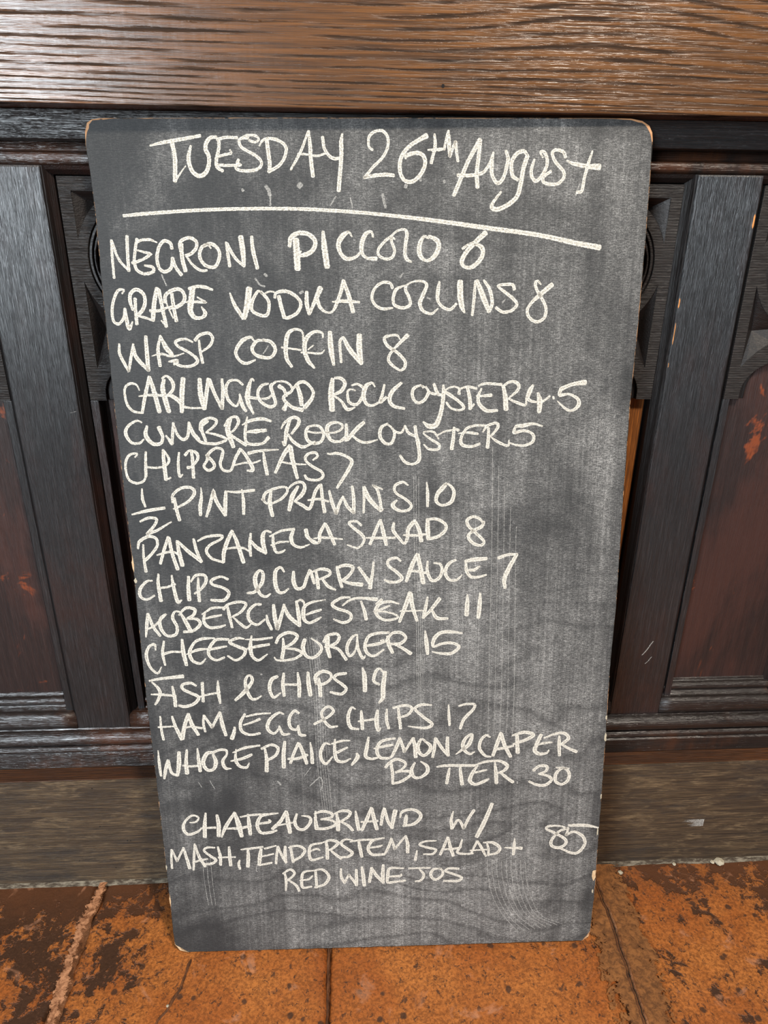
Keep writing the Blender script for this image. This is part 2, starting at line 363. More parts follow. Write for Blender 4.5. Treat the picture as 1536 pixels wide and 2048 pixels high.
# stiles
bays = [(-1.131, -.4045), (-.3300, .3965), (.4735, 1.2)]
stile_x = [(-.4070, -.3305), (.3965, .4728)]
for i, (a, b) in enumerate(stile_x):
    wob_box('stile', a, b, .830, .866, .2712, 1.0195, M['stile'], .0022, wall, 10 + i, .0009)
for (x, z, w, h) in ((.4708, .9715, .0012, .0085), (.3985, .8800, .0009, .0062), (.3985, .8440, .0006, .014), (.3978, .806, .0004, .003)):
    bm = bmesh.new(); n = 10
    vs = [bm.verts.new((x + w * math.cos(a * 2 * PI / n) * (1 + .3 * math.sin(a * 2.3)), .8297 + .0004, z + h * math.sin(a * 2 * PI / n))) for a in range(n)]
    c = bm.verts.new((x, .8293, z))
    for k in range(n): bm.faces.new((vs[k], vs[(k + 1) % n], c))
    obj('bare_wood_chip', bm, M['chip'], wall)
def scratch(pts, wd, y, parent):
    bm = bmesh.new(); al = bm.verts.layers.float.new('edge'); rows = []
    for i in range(13):
        u = i / 12; x = pts[0][0] + (pts[1][0] - pts[0][0]) * u + .0006 * math.sin(u * 5); z = pts[0][1] + (pts[1][1] - pts[0][1]) * u; r = []
        for q in (-1, 0, 1):
            v = bm.verts.new((x + wd * q, y, z)); v[al] = .2 if q == 0 else 1.0; r.append(v)
        rows.append(r)
    for a, b in zip(rows[:-1], rows[1:]):
        for k in range(2): bm.faces.new((a[k], a[k + 1], b[k + 1], b[k]))
    return obj('pale_scratch', bm, M['smear'], parent)
scratch([(.4300, .3790), (.4440, .4030)], .0010, .8296, wall); scratch([(.4370, .3640), (.4460, .3760)], .0006, .8296, wall); scratch([(-.3420, .7480), (-.3330, .7500)], .0007, .8296, wall)
# lower rail with its torus mouldings
prof = [(.868, .2712), (.8310, .2712), (.8300, .2692)] + arc(.8290, .2572, .0118, 86, 262, 12) + [(.8290, .2447), (.8275, .2436)] + arc(.8272, .2372, .0062, 92, 250, 8) + [(.8232, .2300), (.8216, .2288), (.8214, .2062), (.868, .2040)]
bm = bmesh.new(); profile(bm, prof, XL, XR, 70, .0005, 8); obj('bottom_rail', bm, M['mould'], wall, False)
for p in wall.children[-1].data.polygons: p.use_smooth = True
# carved bays
YT = .842
def ellipse(cx, cz, rx, rz, a0, a1, n): return [(cx + rx * math.cos(math.radians(a0 + (a1 - a0) * i / n)), cz + rz * math.sin(math.radians(a0 + (a1 - a0) * i / n))) for i in range(n + 1)]
def recess(bm, pts, y0, depth, fx, fz):
    """sunk pocket of flat facets meeting at a deep point"""
    ring = [bm.verts.new((x, y0, z)) for x, z in pts]; c = bm.verts.new((fx, y0 + depth, fz))
    for k in range(len(ring)): bm.faces.new((ring[k], ring[(k + 1) % len(ring)], c))
def bay(x0, x1, idx, missing_right=False, lights=4):
    xa, xb = x0 + .0110, x1 - .0085
    pitch = (xb - xa - .0015) / lights
    cs = [xa + .0008 + pitch * (k + .5) for k in range(lights)]
    # splayed frame round the bay (sides, head)
    for sgn, xx in ((1, x0), (-1, x1)):
        bm = bmesh.new()
        ps = [(xx - sgn * .004, .832), (xx + sgn * .0012, .833), (xx + sgn * .0035, .8375), (xx + sgn * .0085, .8435), (xx + sgn * .0095, .866), (xx - sgn * .004, .866)]
        lo = [bm.verts.new((x, y, .2830)) for x, y in ps]; hi = [bm.verts.new((x, y, 1.0195)) for x, y in ps]
        for k in range(6): bm.faces.new((lo[k], lo[(k + 1) % 6], hi[(k + 1) % 6], hi[k]))
        bm.faces.new(lo); bm.faces.new(hi)
        obj('jamb_moulding', bm, M['jamb'], wall)
    bm = bmesh.new(); profile(bm, [(.866, 1.0198), (.8345, 1.0198), (.8365, 1.0160), (.8430, 1.0115), (.866, 1.0105)], x0, x1, 1); obj('head_moulding', bm, M['jamb'], wall)
    # tracery plate with circles, corner pockets and arches
    top, zc, zs = 1.0100, .9225, .7605
    outer = [(xa, zs), (xa, top), (xb, top), (xb, zs)]
    holes = []; pockets = []
    hw = .0752
    bottom = [(xb, zs)]
    for c in reversed(cs):
        a = .0690
        bottom += [(c + a, zs)] + ellipse(c, .7690, a, .0455, 0, 180, 26) + [(c - a, zs)]
    outer = [(xa, zs), (xa, top), (xb, top)] + bottom
    R1, R2 = .0668, .0785
    for c in cs:
        holes.append(ellipse(c, zc, R1, R1, 0, 352, 44))
        for s in (1, -1):
            a0 = math.degrees(math.asin(.0730 / R2)); a1 = math.degrees(math.acos(hw / R2))
            p = [(c + s * hw, zc + .0730)] + [(c + s * R2 * math.cos(math.radians(a0 + (a1 - a0) * i / 10)), zc + R2 * math.sin(math.radians(a0 + (a1 - a0) * i / 10))) for i in range(11)]
            holes.append(p); pockets.append((p, c + s * .0540, zc + .0615))
            a2 = 248 if s < 0 else -68
            b0 = math.degrees(math.acos(hw / R2)) + 180 if s < 0 else -math.degrees(math.acos(hw / R2))
            q = ellipse(c, zc, R2, R2, b0, a2, 10)
            q += [(c + s * .040, .8335), (c + s * .056, .8215), (c + s * .068, .8100), (c + s * hw, .8000)]
            holes.append(q); pockets.append((q, c + s * .0620, .8450))
    plate('tracery', outer, holes, YT, .012, .0005, M['carve'], wall)
    bm = bmesh.new()
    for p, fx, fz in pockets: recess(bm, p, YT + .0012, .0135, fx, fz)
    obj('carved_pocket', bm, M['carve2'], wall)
    for c in cs:
        # nested rings inside the circle
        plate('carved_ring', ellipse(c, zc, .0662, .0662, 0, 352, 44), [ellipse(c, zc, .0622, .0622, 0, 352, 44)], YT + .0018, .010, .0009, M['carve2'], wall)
        foils = []
        for k in range(4):
            ang = 45 + 90 * k; ca, sa = math.cos(math.radians(ang)), math.sin(math.radians(ang))
            foils += [(c + .0265 * ca + .0245 * math.cos(math.radians(ang + t)), zc + .0265 * sa + .0245 * math.sin(math.radians(ang + t))) for t in range(-112, 113, 14)]
        dag = []
        for k in range(4):
            ang = 90 * k
            dag.append([(c + r_ * math.cos(math.radians(ang + t)), zc + r_ * math.sin(math.radians(ang + t))) for r_, t in ((.0585, -20), (.0590, -10), (.0590, 0), (.0590, 10), (.0585, 20), (.0520, 11), (.0440, 0), (.0520, -11))])
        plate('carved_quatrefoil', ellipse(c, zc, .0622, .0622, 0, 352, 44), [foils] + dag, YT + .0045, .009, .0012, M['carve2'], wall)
        # cusped arch behind the plate
        sp = .0690
        inner = [(c - .060, zs)] + ellipse(c - .031, .7700, .029, .036, 180, 35, 10) + [(c - .004, .7905)][:0] + ellipse(c, .7850, .020, .022, 160, 20, 8) + ellipse(c + .031, .7700, .029, .036, 145, 0, 10) + [(c + .060, zs)]
        o_ = [(c - sp, zs)] + ellipse(c, .7690, sp, .0465, 180, 0, 24) + [(c + sp, zs)]
        plate('cusped_arch', o_ + list(reversed(inner)), [], YT + .0050, .010, .0008, M['jamb'], wall)
        bm = bmesh.new(); box(bm, c - pitch / 2, c + pitch / 2 - .0006, .857, .8665, .285, 1.012); obj('panel', bm, M['panel'], wall)
    # strips that carry the arches down to the sill
    xs = [xa + .0045] + [c + pitch / 2 for c in cs[:-1]] + [xb - .0045]
    for k, x in enumerate(xs):
        if missing_right and k == len(xs) - 1: continue
        hw2 = .0048 if k in (0, len(xs) - 1) else .0090
        wob_box('fillet_strip', x - hw2, x + hw2, YT + .0006, .8575, .290, .7602, M['jamb'] if False else M['stile'], .0006, wall, 30 + k + idx * 7, .0004)
        for s in (1, -1):
            if (k == 0 and s < 0) or (k == len(xs) - 1 and s > 0): continue
            bm = bmesh.new(); e = x + s * hw2
            ps = [(e, .8455), (e + s * .0012, .8500), (e + s * .0045, .8545), (e + s * .0075, .8568), (e + s * .0075, .8585), (e, .8585)]
            lo = [bm.verts.new((a_, b_, .290)) for a_, b_ in ps]; hi = [bm.verts.new((a_, b_, .7602)) for a_, b_ in ps]
            for q in range(6): bm.faces.new((lo[q], lo[(q + 1) % 6], hi[(q + 1) % 6], hi[q]))
            bm.faces.new(lo); bm.faces.new(hi)
            obj('cove_strip', bm, M['jamb'], wall, False)
    # moulded sill of the bay
    pr = [(.868, .3180), (.8565, .3180), (.8562, .3155)] + arc(.8520, .3070, .0062, 60, 250, 9) + [(.8480, .2985), (.8455, .2975), (.8440, .2955)] + arc(.8390, .2870, .0085, 70, 165, 6) + [(.8290, .2790), (.8300, .2714), (.868, .2714)]
    bm = bmesh.new(); profile(bm, pr, x0 + .0005, x1 - .0005, 30, .0004, idx); obj('sill_moulding', bm, M['mould'], wall, True)
bay(-1.131, -.4070, 0)
bay(-.3305, .3965, 1, True)
bay(.4728, 1.2, 2)
# bare scarred wood where the right hand strip of the middle bay is gone
bm = bmesh.new(); n = 30
for k in range(n + 1):
    z = .300 + (.7590 - .300) * k / n
    d = noise.noise(Vector((0, 3, z * 30))) * .0016
    bm.verts.new((.3560, .8566, z)); bm.verts.new((.3640 + d, .8548, z)); bm.verts.new((.3850, .8548, z)); bm.verts.new((.3850, .8585, z))
bm.verts.ensure_lookup_table()
for k in range(n):
    for j in range(3):
        a = k * 4 + j; bm.faces.new([bm.verts[q] for q in (a, a + 1, a + 5, a + 4)])
o = obj('bare_strip', bm, M['bare'], wall); o['label'] = 'bare orange wood scar where the strip has come off'
# skirting board
sk = wob_box('baseboard_back', XL, XR, .7935, .866, .0015, .2050, M['skirt'], .0012, None, 50, .0007, 'X'); sk['kind'] = 'structure'
bm = bmesh.new(); box(bm, XL, XR, .7955, .8213, .2040, .2060, .0006); obj('ledge_strip', bm, M['ledge'], sk)
holes_bm = bmesh.new()
for px, pz, r in ((-0.3864, 0.1911, 0.001), (-0.3857, 0.1164, 0.0012), (-0.3486, 0.086, 0.0013), (-0.3441, 0.0858, 0.001), (-0.427, 0.0479, 0.001), (-0.3737, 0.0303, 0.0009)):
    vs = [holes_bm.verts.new((px + r * math.cos(a * PI / 4), .7932, pz + r * .8 * math.sin(a * PI / 4))) for a in range(8)]; holes_bm.faces.new(vs)
obj('nail_hole', holes_bm, M['gap'], sk)
def smear_patch(name, cx, y, cz, w, h, mat, parent):
    bm = bmesh.new(); k = 9
    al = bm.verts.layers.float.new('edge')
    for i in range(k):
        z = cz + h * (i / (k - 1) - .5); l = w * (.5 + .5 * random.random())
        vs = [bm.verts.new(p) for p in ((cx + w / 2 - l, y, z - h * .05), (cx + w / 2, y, z - h * .06), (cx + w / 2, y, z + h * .06), (cx + w / 2 - l, y, z + h * .03))]
        for q, v in enumerate(vs): v[al] = .98 if q in (0, 3) else .25
        bm.faces.new(vs)
    return obj(name, bm, mat, parent)
random.seed(4)
o = smear_patch('paint_smear', .543, .7930, .0830, .038, .013, M['smear'], sk); o['label'] = 'pale scuffed paint mark'
# ------------------------------------------------------------------ floor
fl = empty('floor'); fl['kind'] = 'structure'
bm = bmesh.new(); nx, ny = 150, 60
g = [[bm.verts.new((XL + (XR - XL) * i / nx, -1.2 + (.87 + 1.2) * j / ny, -.0085 + .003 * noise.fractal(Vector((i * .3, j * .5, 0)), 1, 2, 3))) for j in range(ny + 1)] for i in range(nx + 1)]
for i in range(nx):
    for j in range(ny): bm.faces.new((g[i][j], g[i + 1][j], g[i + 1][j + 1], g[i][j + 1]))
obj('mortar_bed', bm, M['mortar'], fl, True)
def tile(x0, x1, y0, y1, seed, jl=.003, jr=.003, z=0.0, res=.006, lean=(0, 0)):
    """one worn tile: uneven top, ragged rounded edges"""
    bm = bmesh.new(); n_x = max(4, int((x1 - x0) / res)); n_y = max(4, int((y1 - y0) / res))
    gg = []
    for i in range(n_x + 1):
        row = []
        for j in range(n_y + 1):
            u, v = i / n_x, j / n_y; x = x0 + (x1 - x0) * u; y = y0 + (y1 - y0) * v
            wl = noise.fractal(Vector((y * 28, seed, 0)), 1, 2, 4) * jl + lean[0] * (y - .6); wr = noise.fractal(Vector((y * 28, seed + 9, 0)), 1, 2, 4) * jr + lean[1] * (y - .6)
            x += wl * (1 - u) ** 2 + wr * u ** 2
            y += noise.fractal(Vector((x * 25, seed + 5, v * 2)), 1, 2, 3) * .0015
            e = min(u * (x1 - x0), (1 - u) * (x1 - x0), v * (y1 - y0), (1 - v) * (y1 - y0))
            h = z + .0016 * noise.fractal(Vector((x * 9, y * 9, seed)), 1, 2, 3) - .0035 * max(0, 1 - e / .010) ** 2
            row.append(bm.verts.new((x, y, h - .0012)))
        gg.append(row)
    for i in range(n_x):
        for j in range(n_y): bm.faces.new((gg[i][j], gg[i + 1][j], gg[i + 1][j + 1], gg[i][j + 1]))
    bnd = [r[0] for r in gg] + gg[-1][1:] + [r[-1] for r in reversed(gg[:-1])] + list(reversed(gg[0][1:-1]))
    low = [bm.verts.new((v.co.x, v.co.y, -.02)) for v in bnd]
    for k in range(len(bnd)):
        k2 = (k + 1) % len(bnd); bm.faces.new((bnd[k], bnd[k2], low[k2], low[k]))
    return obj('tile', bm, M['tile'], fl, True)
xs_t = [(-1.14, -.815), (-.80, -.4065), (-.3915, -.0395), (-.0350, .3640), (.4020, .80), (.812, 1.22)]
ys_t = [(.385, .7995), (-.03, .378), (-.44, -.037), (-.85, -.447), (-1.2, -.857)]
for r, (ya, yb) in enumerate(ys_t):
    for k, (xa_, xb_) in enumerate(xs_t):
        near = r == 0 and 1 <= k <= 4
        tile(xa_, xb_, ya, yb, r * 7 + k, .004 if near else .002, .004 if near else .002, .0, .006 if near else .03, (0, 0))
# broken filler strip in the wide right hand joint
bm = bmesh.new(); n = 70
pts = []
for i in range(n + 1):
    y = .40 + .39 * i / n
    c = .384 - .012 * math.sin((y - .4) * 9) + .003 * noise.fractal(Vector((y * 20, 2, 2)), 1, 2, 3)
    for s, h in ((-.0165, -.0045), (-.010, -.0012), (-.003, .0006), (-.0006, -.0030), (.0006, -.0052), (.0022, .0002), (.011, -.0010), (.018, -.0045)):
        pts.append(bm.verts.new((c + s * (1 + .35 * noise.noise(Vector((y * 40, s * 50, 1)))), y, h - .0014 + .0012 * noise.noise(Vector((y * 60, s * 300, 7))))))
for i in range(n):
    for k in range(7): bm.faces.new((pts[i * 8 + k], pts[i * 8 + k + 1], pts[(i + 1) * 8 + k + 1], pts[(i + 1) * 8 + k]))
def joint_mat():
    t = NT('brown_joint_filler'); g_ = t.noise((120, 60, 90), 5, .7, .4)
    col = t.mix(t.step(g_, .35, .65), srgb(74, 46, 28), srgb(122, 76, 44))
    return t.fin(col, .7, t.bump(g_, .002), .35)
M['joint'] = joint_mat()
obj('joint_filler', bm, M['joint'], fl, True)
# brittle dark mortar ridge in the second joint, raised pale mortar in the left joint
def film_mat(name, c0, c1, thr):
    t = NT(name); g_ = t.noise((110, 110, 90), 5, .75, .5); g2 = t.noise((34, 26, 30), 5, .7, .6)
    e = t.n('ShaderNodeAttribute', attribute_name='edge').outputs['Fac']
    t.fin(t.mix(t.step(g_, .35, .65), c0, c1), .75, t.bump(g_, .0011), .3)
    v = t.math('ADD', t.math('MULTIPLY', t.math('ADD', t.math('MULTIPLY', g2, .6), t.math('MULTIPLY', g_, .4)), 1.0), t.math('MULTIPLY', t.math('SUBTRACT', 1.0, e), .34))
    t.put(t.b.inputs['Alpha'], t.step(v, thr, thr + .035)); return t.m
M['filmp'] = film_mat('spilled_pale_mortar', srgb(120, 76, 48), srgb(204, 146, 106), .70)
M['filmb'] = film_mat('spilled_brown_mortar', srgb(100, 64, 36), srgb(150, 98, 54), .56)
def film(name, path, wdt, mat, z=.0022):
    bm = bmesh.new(); al = bm.verts.layers.float.new('edge'); rows = []; P_ = []
    for a, b in zip(path[:-1], path[1:]):
        m = max(2, int((Vector(b) - Vector(a)).length / .008)); P_ += [Vector(a).lerp(Vector(b), i / m) for i in range(m)]
    P_.append(Vector(path[-1]))
    for i, p in enumerate(P_):
        r = []
        for q in (-1, -.66, -.33, 0, .33, .66, 1):
            v = bm.verts.new((p.x + wdt * q, p.y, z - .0016 * abs(q))); v[al] = abs(q); r.append(v)
        rows.append(r)
    for a, b in zip(rows[:-1], rows[1:]):
        for k in range(6): bm.faces.new((a[k], a[k + 1], b[k + 1], b[k]))
    return obj(name, bm, mat, fl, True)
film('spilled_mortar', [(-.395, .793), (-.398, .762), (-.404, .72), (-.404, .683), (-.398, .614), (-.392, .46)], .019, M['filmp'], .0026)
film('spilled_mortar', [(.385, .79), (.388, .70), (.386, .627), (.384, .55), (.384, .45)], .046, M['filmb'], .0034)
def crack(path):
    for s_, w_, z_, m_, nm_ in ((0, .0011, .0044, M['gap'], 'crack'), (-.0026, .0019, .0050, M['joint'], 'crack_lip'), (.0026, .0017, .0052, M['mortar'], 'crack_lip')):
        bm = bmesh.new(); rows = []; P_ = []
        for a, b in zip(path[:-1], path[1:]):
            m = max(2, int((Vector(b) - Vector(a)).length / .003)); P_ += [Vector(a).lerp(Vector(b), i / m) for i in range(m)]
        for i, p in enumerate(P_):
            j = .0022 * noise.fractal(Vector((i * .12, 4, 0)), 1, 2, 3); k = w_ * (1 + .8 * noise.noise(Vector((i * .4, s_ * 900, 1))))
            k = max(k, .0004) * min(1, i / 4 + .1)
            rows.append([bm.verts.new((p.x + j + s_ + k * q, p.y, z_ - .0034 * q * q)) for q in (-1, -.4, .4, 1)])
        for a, b in zip(rows[:-1], rows[1:]):
            for k in range(3): bm.faces.new((a[k], a[k + 1], b[k + 1], b[k]))
        obj(nm_, bm, m_, fl, False)
crack([(.3835, .765), (.3850, .72), (.3850, .687), (.3815, .627), (.3775, .55), (.374, .48)])
def ridge(name, path, wdt, hgt, mat, seed):
    bm = bmesh.new(); rows = []
    P_ = []
    for a, b in zip(path[:-1], path[1:]):
        m = max(2, int((Vector(b) - Vector(a)).length / .004))
        P_ += [Vector(a).lerp(Vector(b), i / m) for i in range(m)]
    P_.append(Vector(path[-1]))
    for i, p in enumerate(P_):
        tpr = min(1, i / 3, (len(P_) - 1 - i) / 3) * .9 + .1
        w_ = wdt * tpr * (1 + .7 * noise.fractal(Vector((i * .22, seed, 0)), 1, 2, 3)); j = noise.noise(Vector((i * .25, seed + 4, 0))) * wdt * .8
        rows.append([bm.verts.new((p.x + j + w_ * q, p.y, -.0045 + (hgt + .0045) * (1 - abs(q)) ** .6 * tpr + .0008 * noise.noise(Vector((i * .7, q * 3, seed))))) for q in (-1, -.5, -.1, .3, .7, 1)])
    for a, b in zip(rows[:-1], rows[1:]):
        for k in range(5): bm.faces.new((a[k], a[k + 1], b[k + 1], b[k]))
    return obj(name, bm, mat, fl, True)
ridge('mortar_ridge', [(-.401, .795), (-.397, .762), (-.404, .72), (-.401, .683), (-.392, .614), (-.392, .50)], .0070, -.0006, M['mortar'], 1)
ridge('mortar_ridge', [(-.0375, .79), (-.0375, .60), (-.037, .50)], .0022, -.0006, M['joint'], 2)
ridge('patch_ridge', [(-.2320, .672), (-.2385, .622), (-.2500, .598), (-.2600, .575), (-.262, .545)], .0042, .0011, M['joint'], 3)
# pale mortar line and crumbs at the foot of the skirting
bm = bmesh.new(); prev = None; n = 160
for i in range(n + 1):
    x = -.75 + 1.6 * i / n; a = max(-.0012, .0010 * (.6 + 2.2 * noise.fractal(Vector((x * 16, 1, 0)), 1, 2, 4)))
    cur = [bm.verts.new((x, .7938, a + .0035)), bm.verts.new((x, .7905 - a * .4, a + .0008)), bm.verts.new((x, .7880 - a * .5, -.002))]
    if prev:
        for k in range(2): bm.faces.new((prev[k], cur[k], cur[k + 1], prev[k + 1]))
    prev = cur
obj('mortar_line', bm, M['line'], fl, True)
random.seed(11)
for (x, y, r) in ((.6010, .7870, .0075), (.5900, .7880, .0035), (.5250, .7870, .0030), (.4300, .7750, .0040), (.4180, .7790, .0025), (.387, .60, .0035), (.3925, .575, .0028), (-.250, .6, .002)):
    bm = bmesh.new(); bmesh.ops.create_icosphere(bm, subdivisions=2, radius=r)
    for v in bm.verts:
        v.co *= 1 + .35 * noise.noise(v.co / r * 1.5 + Vector((x * 50, y * 9, 0))); v.co.z *= .55
    bmesh.ops.translate(bm, verts=bm.verts, vec=(x, y, r * .3))
    obj('mortar_crumb', bm, M['plaster'], fl)
# ------------------------------------------------------------------ the chalkboard
e1 = Vector((0.9996568, -0.02188531, 0.01439849)).normalized(); e2 = Vector((-0.01117872, 0.14070852, 0.98998795)).normalized()
yb = e2.cross(e1).normalized() * 1.0
if yb.y < 0: yb = -yb
root = empty('chalkboard')
BO = Vector((-0.26010603, 0.67225838, -0.00431955)) + Vector((0, 0, .0046))
root.matrix_world = Matrix(((e1.x, yb.x, e2.x, BO.x), (e1.y, yb.y, e2.y, BO.y), (e1.z, yb.z, e2.z, BO.z), (0, 0, 0, 1)))
root['label'] = 'tall black chalkboard with handwritten white menu leaning against the dark panelled bar front'; root['category'] = 'chalkboard'
OUT = [(-.0034, 1.0481), (-.0024, 1.0610), (.0005, 1.0695), (.0060, 1.0728), (.0141, 1.0738), (.15, 1.0740), (.3121, 1.0737), (.5500, 1.0730), (.5760, 1.0722), (.5880, 1.0700), (.5960, 1.0655), (.6000, 1.0590), (.6011, 1.0500),
       (.6015, 1.0112), (.6018, .9487), (.6008, .8566), (.5988, .7672), (.5993, .6490), (.6010, .5205), (.5992, .4326), (.6010, .2963), (.6015, .1788), (.6020, .0865), (.6002, .0160), (.5975, .0070), (.5902, -.0008),
       (.4600, -.0007), (.3248, -.0006), (.1600, .0000), (.0203, .0006), (.0105, .0045), (.0078, .0092), (.0036, .0140), (.0028, .1192), (.0016, .2821), (-.0003, .4008), (-.0003, .5222), (.0004, .5669), (-.0009, .6506), (-.0020, .7762), (-.0017, .9097), (-.0006, .9772), (-.0017, 1.0263)]
fine = []
for a, b in zip(OUT, OUT[1:] + OUT[:1]):
    m = max(1, int(math.dist(a, b) / .004))
    for i in range(m):
        x = a[0] + (b[0] - a[0]) * i / m; z = a[1] + (b[1] - a[1]) * i / m
        k = noise.fractal(Vector((x * 90, z * 90, 3)), 1, 2, 3) * .00045
        fine.append((x + k, z + k * .6))
def inset(pl, d):
    r = []
    n = len(pl)
    for i in range(n):
        a, b = Vector(pl[i - 1]), Vector(pl[(i + 1) % n]); t_ = (b - a).normalized(); nn = Vector((t_.y, -t_.x))
        dd = d * (1 + .9 * max(-.6, noise.noise(Vector((pl[i][0] * 70, pl[i][1] * 70, 8)))))
        x, z = pl[i]
        cr = max(0, 1 - math.dist(pl[i], (.0, 1.072)) / .022) + max(0, 1 - math.dist(pl[i], (.597, 1.066)) / .035) + .9 * max(0, 1 - math.dist(pl[i], (.008, .008)) / .014) + .6 * max(0, 1 - math.dist(pl[i], (.598, .004)) / .014)
        dd *= 1 + 3.2 * min(1, cr)
        q = Vector(pl[i]) + nn * dd; r.append((q.x, q.y))
    return r
ins = inset(fine, .0007)
TH = .0060
bm = bmesh.new(); bm.faces.new([bm.verts.new((x, 0, z)) for x, z in ins])
obj('board_face', bm, M['board'], root)
bm = bmesh.new()
A = [bm.verts.new((x, 0, z)) for x, z in ins]; B = [bm.verts.new((x, .0006 , z)) for x, z in fine]; D = [bm.verts.new((x, TH, z)) for x, z in fine]
n = len(fine)
for i in range(n):
    j = (i + 1) % n
    bm.faces.new((A[i], A[j], B[j], B[i])); bm.faces.new((B[i], B[j], D[j], D[i]))
bm.faces.new(D)
o = obj('worn_edge', bm, M['edge'], root); o['label'] = 'chipped board edge with bare orange wood at the corners'
# chips of bare wood on the edges of the face
for (x, z, a, b) in ((.0008, .5830, .0012, .010), (.0020, .5620, .0018, .0035), (.5998, .3300, .0016, .006), (.5992, .1830, .0010, .006), (.5985, .1130, .0028, .0085), (.5985, .0850, .0012, .003), (.6002, .2400, .0009, .004), (.5990, .3600, .0012, .003), (.0035, .1450, .0009, .004), (.0038, .0900, .0009, .010)):
    bm = bmesh.new(); k = 9
    vs = [bm.verts.new((x + a * math.cos(q * 2 * PI / k) * (1 + .4 * math.sin(q * 3.7 + x * 90)), -.0001, z + b * math.sin(q * 2 * PI / k) * (1 + .3 * math.sin(q * 2.1 + z * 50)))) for q in range(k)]
    bm.faces.new(vs); obj('edge_chip', bm, M['plaster'] if b < .0065 else M['edgechip'], root)
for pts in ([(.0033, .0165), (.0078, .0092), (.0105, .0045), (.0230, .0005), (.0170, .0032), (.0128, .0058), (.0108, .0102), (.0066, .0128)], [(.5890, -.0004), (.5975, .0070), (.6002, .0165), (.5984, .0105), (.5958, .0078), (.5930, .0036)]):
    bm = bmesh.new(); bm.faces.new([bm.verts.new((x, -.0001, z)) for x, z in pts]); bmesh.ops.triangulate(bm, faces=bm.faces[:]); obj('edge_chip', bm, M['edgechip'], root)
# handwriting: centre lines and widths in board millimetres/10
def cr(p0, p1, p2, p3, t):
    return [.5 * (2 * b + (c - a) * t + (2 * a - 5 * b + 4 * c - d) * t * t + (3 * b - a - 3 * c + d) * t ** 3) for a, b, c, d in zip(p0, p1, p2, p3)]
def stroke(bm, al, pts, yoff, seed, rough=1.0):
    segs = [[pts[0]]]
    for p in pts[1:]:
        if abs(p[0] - segs[-1][-1][0]) + abs(p[1] - segs[-1][-1][1]) < .0002: segs.append([p])
        else: segs[-1].append(p)
    for si, sg in enumerate(segs):
        if len(sg) < 2: continue
        ex = [[2 * sg[0][k] - sg[1][k] for k in range(3)]] + sg + [[2 * sg[-1][k] - sg[-2][k] for k in range(3)]]
        P_ = []
        for i in range(1, len(ex) - 2):
            m = max(2, int(math.dist(ex[i][:2], ex[i + 1][:2]) / .0011))
            for q in range(m): P_.append(cr(ex[i - 1], ex[i], ex[i + 1], ex[i + 2], q / m))
        P_.append(ex[-2])
        # rounded blunt caps
        rows = []; N = len(P_)
        d0 = (Vector(P_[0][:2]) - Vector(P_[1][:2])).normalized(); d1 = (Vector(P_[-1][:2]) - Vector(P_[-2][:2])).normalized()
        cap0 = [(Vector(P_[0][:2]) + d0 * P_[0][2] * .32, P_[0][2] * .45), (Vector(P_[0][:2]) + d0 * P_[0][2] * .20, P_[0][2] * .82)]
        cap1 = [(Vector(P_[-1][:2]) + d1 * P_[-1][2] * .20, P_[-1][2] * .82), (Vector(P_[-1][:2]) + d1 * P_[-1][2] * .32, P_[-1][2] * .45)]
        seq = cap0 + [(Vector(p[:2]), p[2]) for p in P_] + cap1
        for i, (c, w_) in enumerate(seq):
            a = seq[max(0, i - 1)][0]; b = seq[min(len(seq) - 1, i + 1)][0]; t_ = (b - a)
            t_ = t_.normalized() if t_.length > 1e-7 else Vector((1, 0)); nn = Vector((-t_.y, t_.x)); w_ = max(w_ * 1.06, .0006)
            l1 = noise.fractal(Vector((c.x * 420, c.y * 420, seed)), 1, 2, 2) * .00030 * rough; l2 = noise.fractal(Vector((c.x * 420, c.y * 420, seed + 20)), 1, 2, 2) * .00030 * rough
            row = []
            for q, e in ((-1, 1), (-.6, .5), (0, 0), (.6, .5), (1, 1)):
                p = c + nn * (w_ / 2 * q + (l1 if q < 0 else l2) * abs(q))
                endf = 1.0 if i in (0, len(seq) - 1) else e
                v = bm.verts.new((p.x, yoff, p.y)); v[al] = endf; row.append(v)
            rows.append(row)
        for a, b in zip(rows[:-1], rows[1:]):
            for k in range(4): bm.faces.new((a[k], b[k], b[k + 1], a[k + 1]))
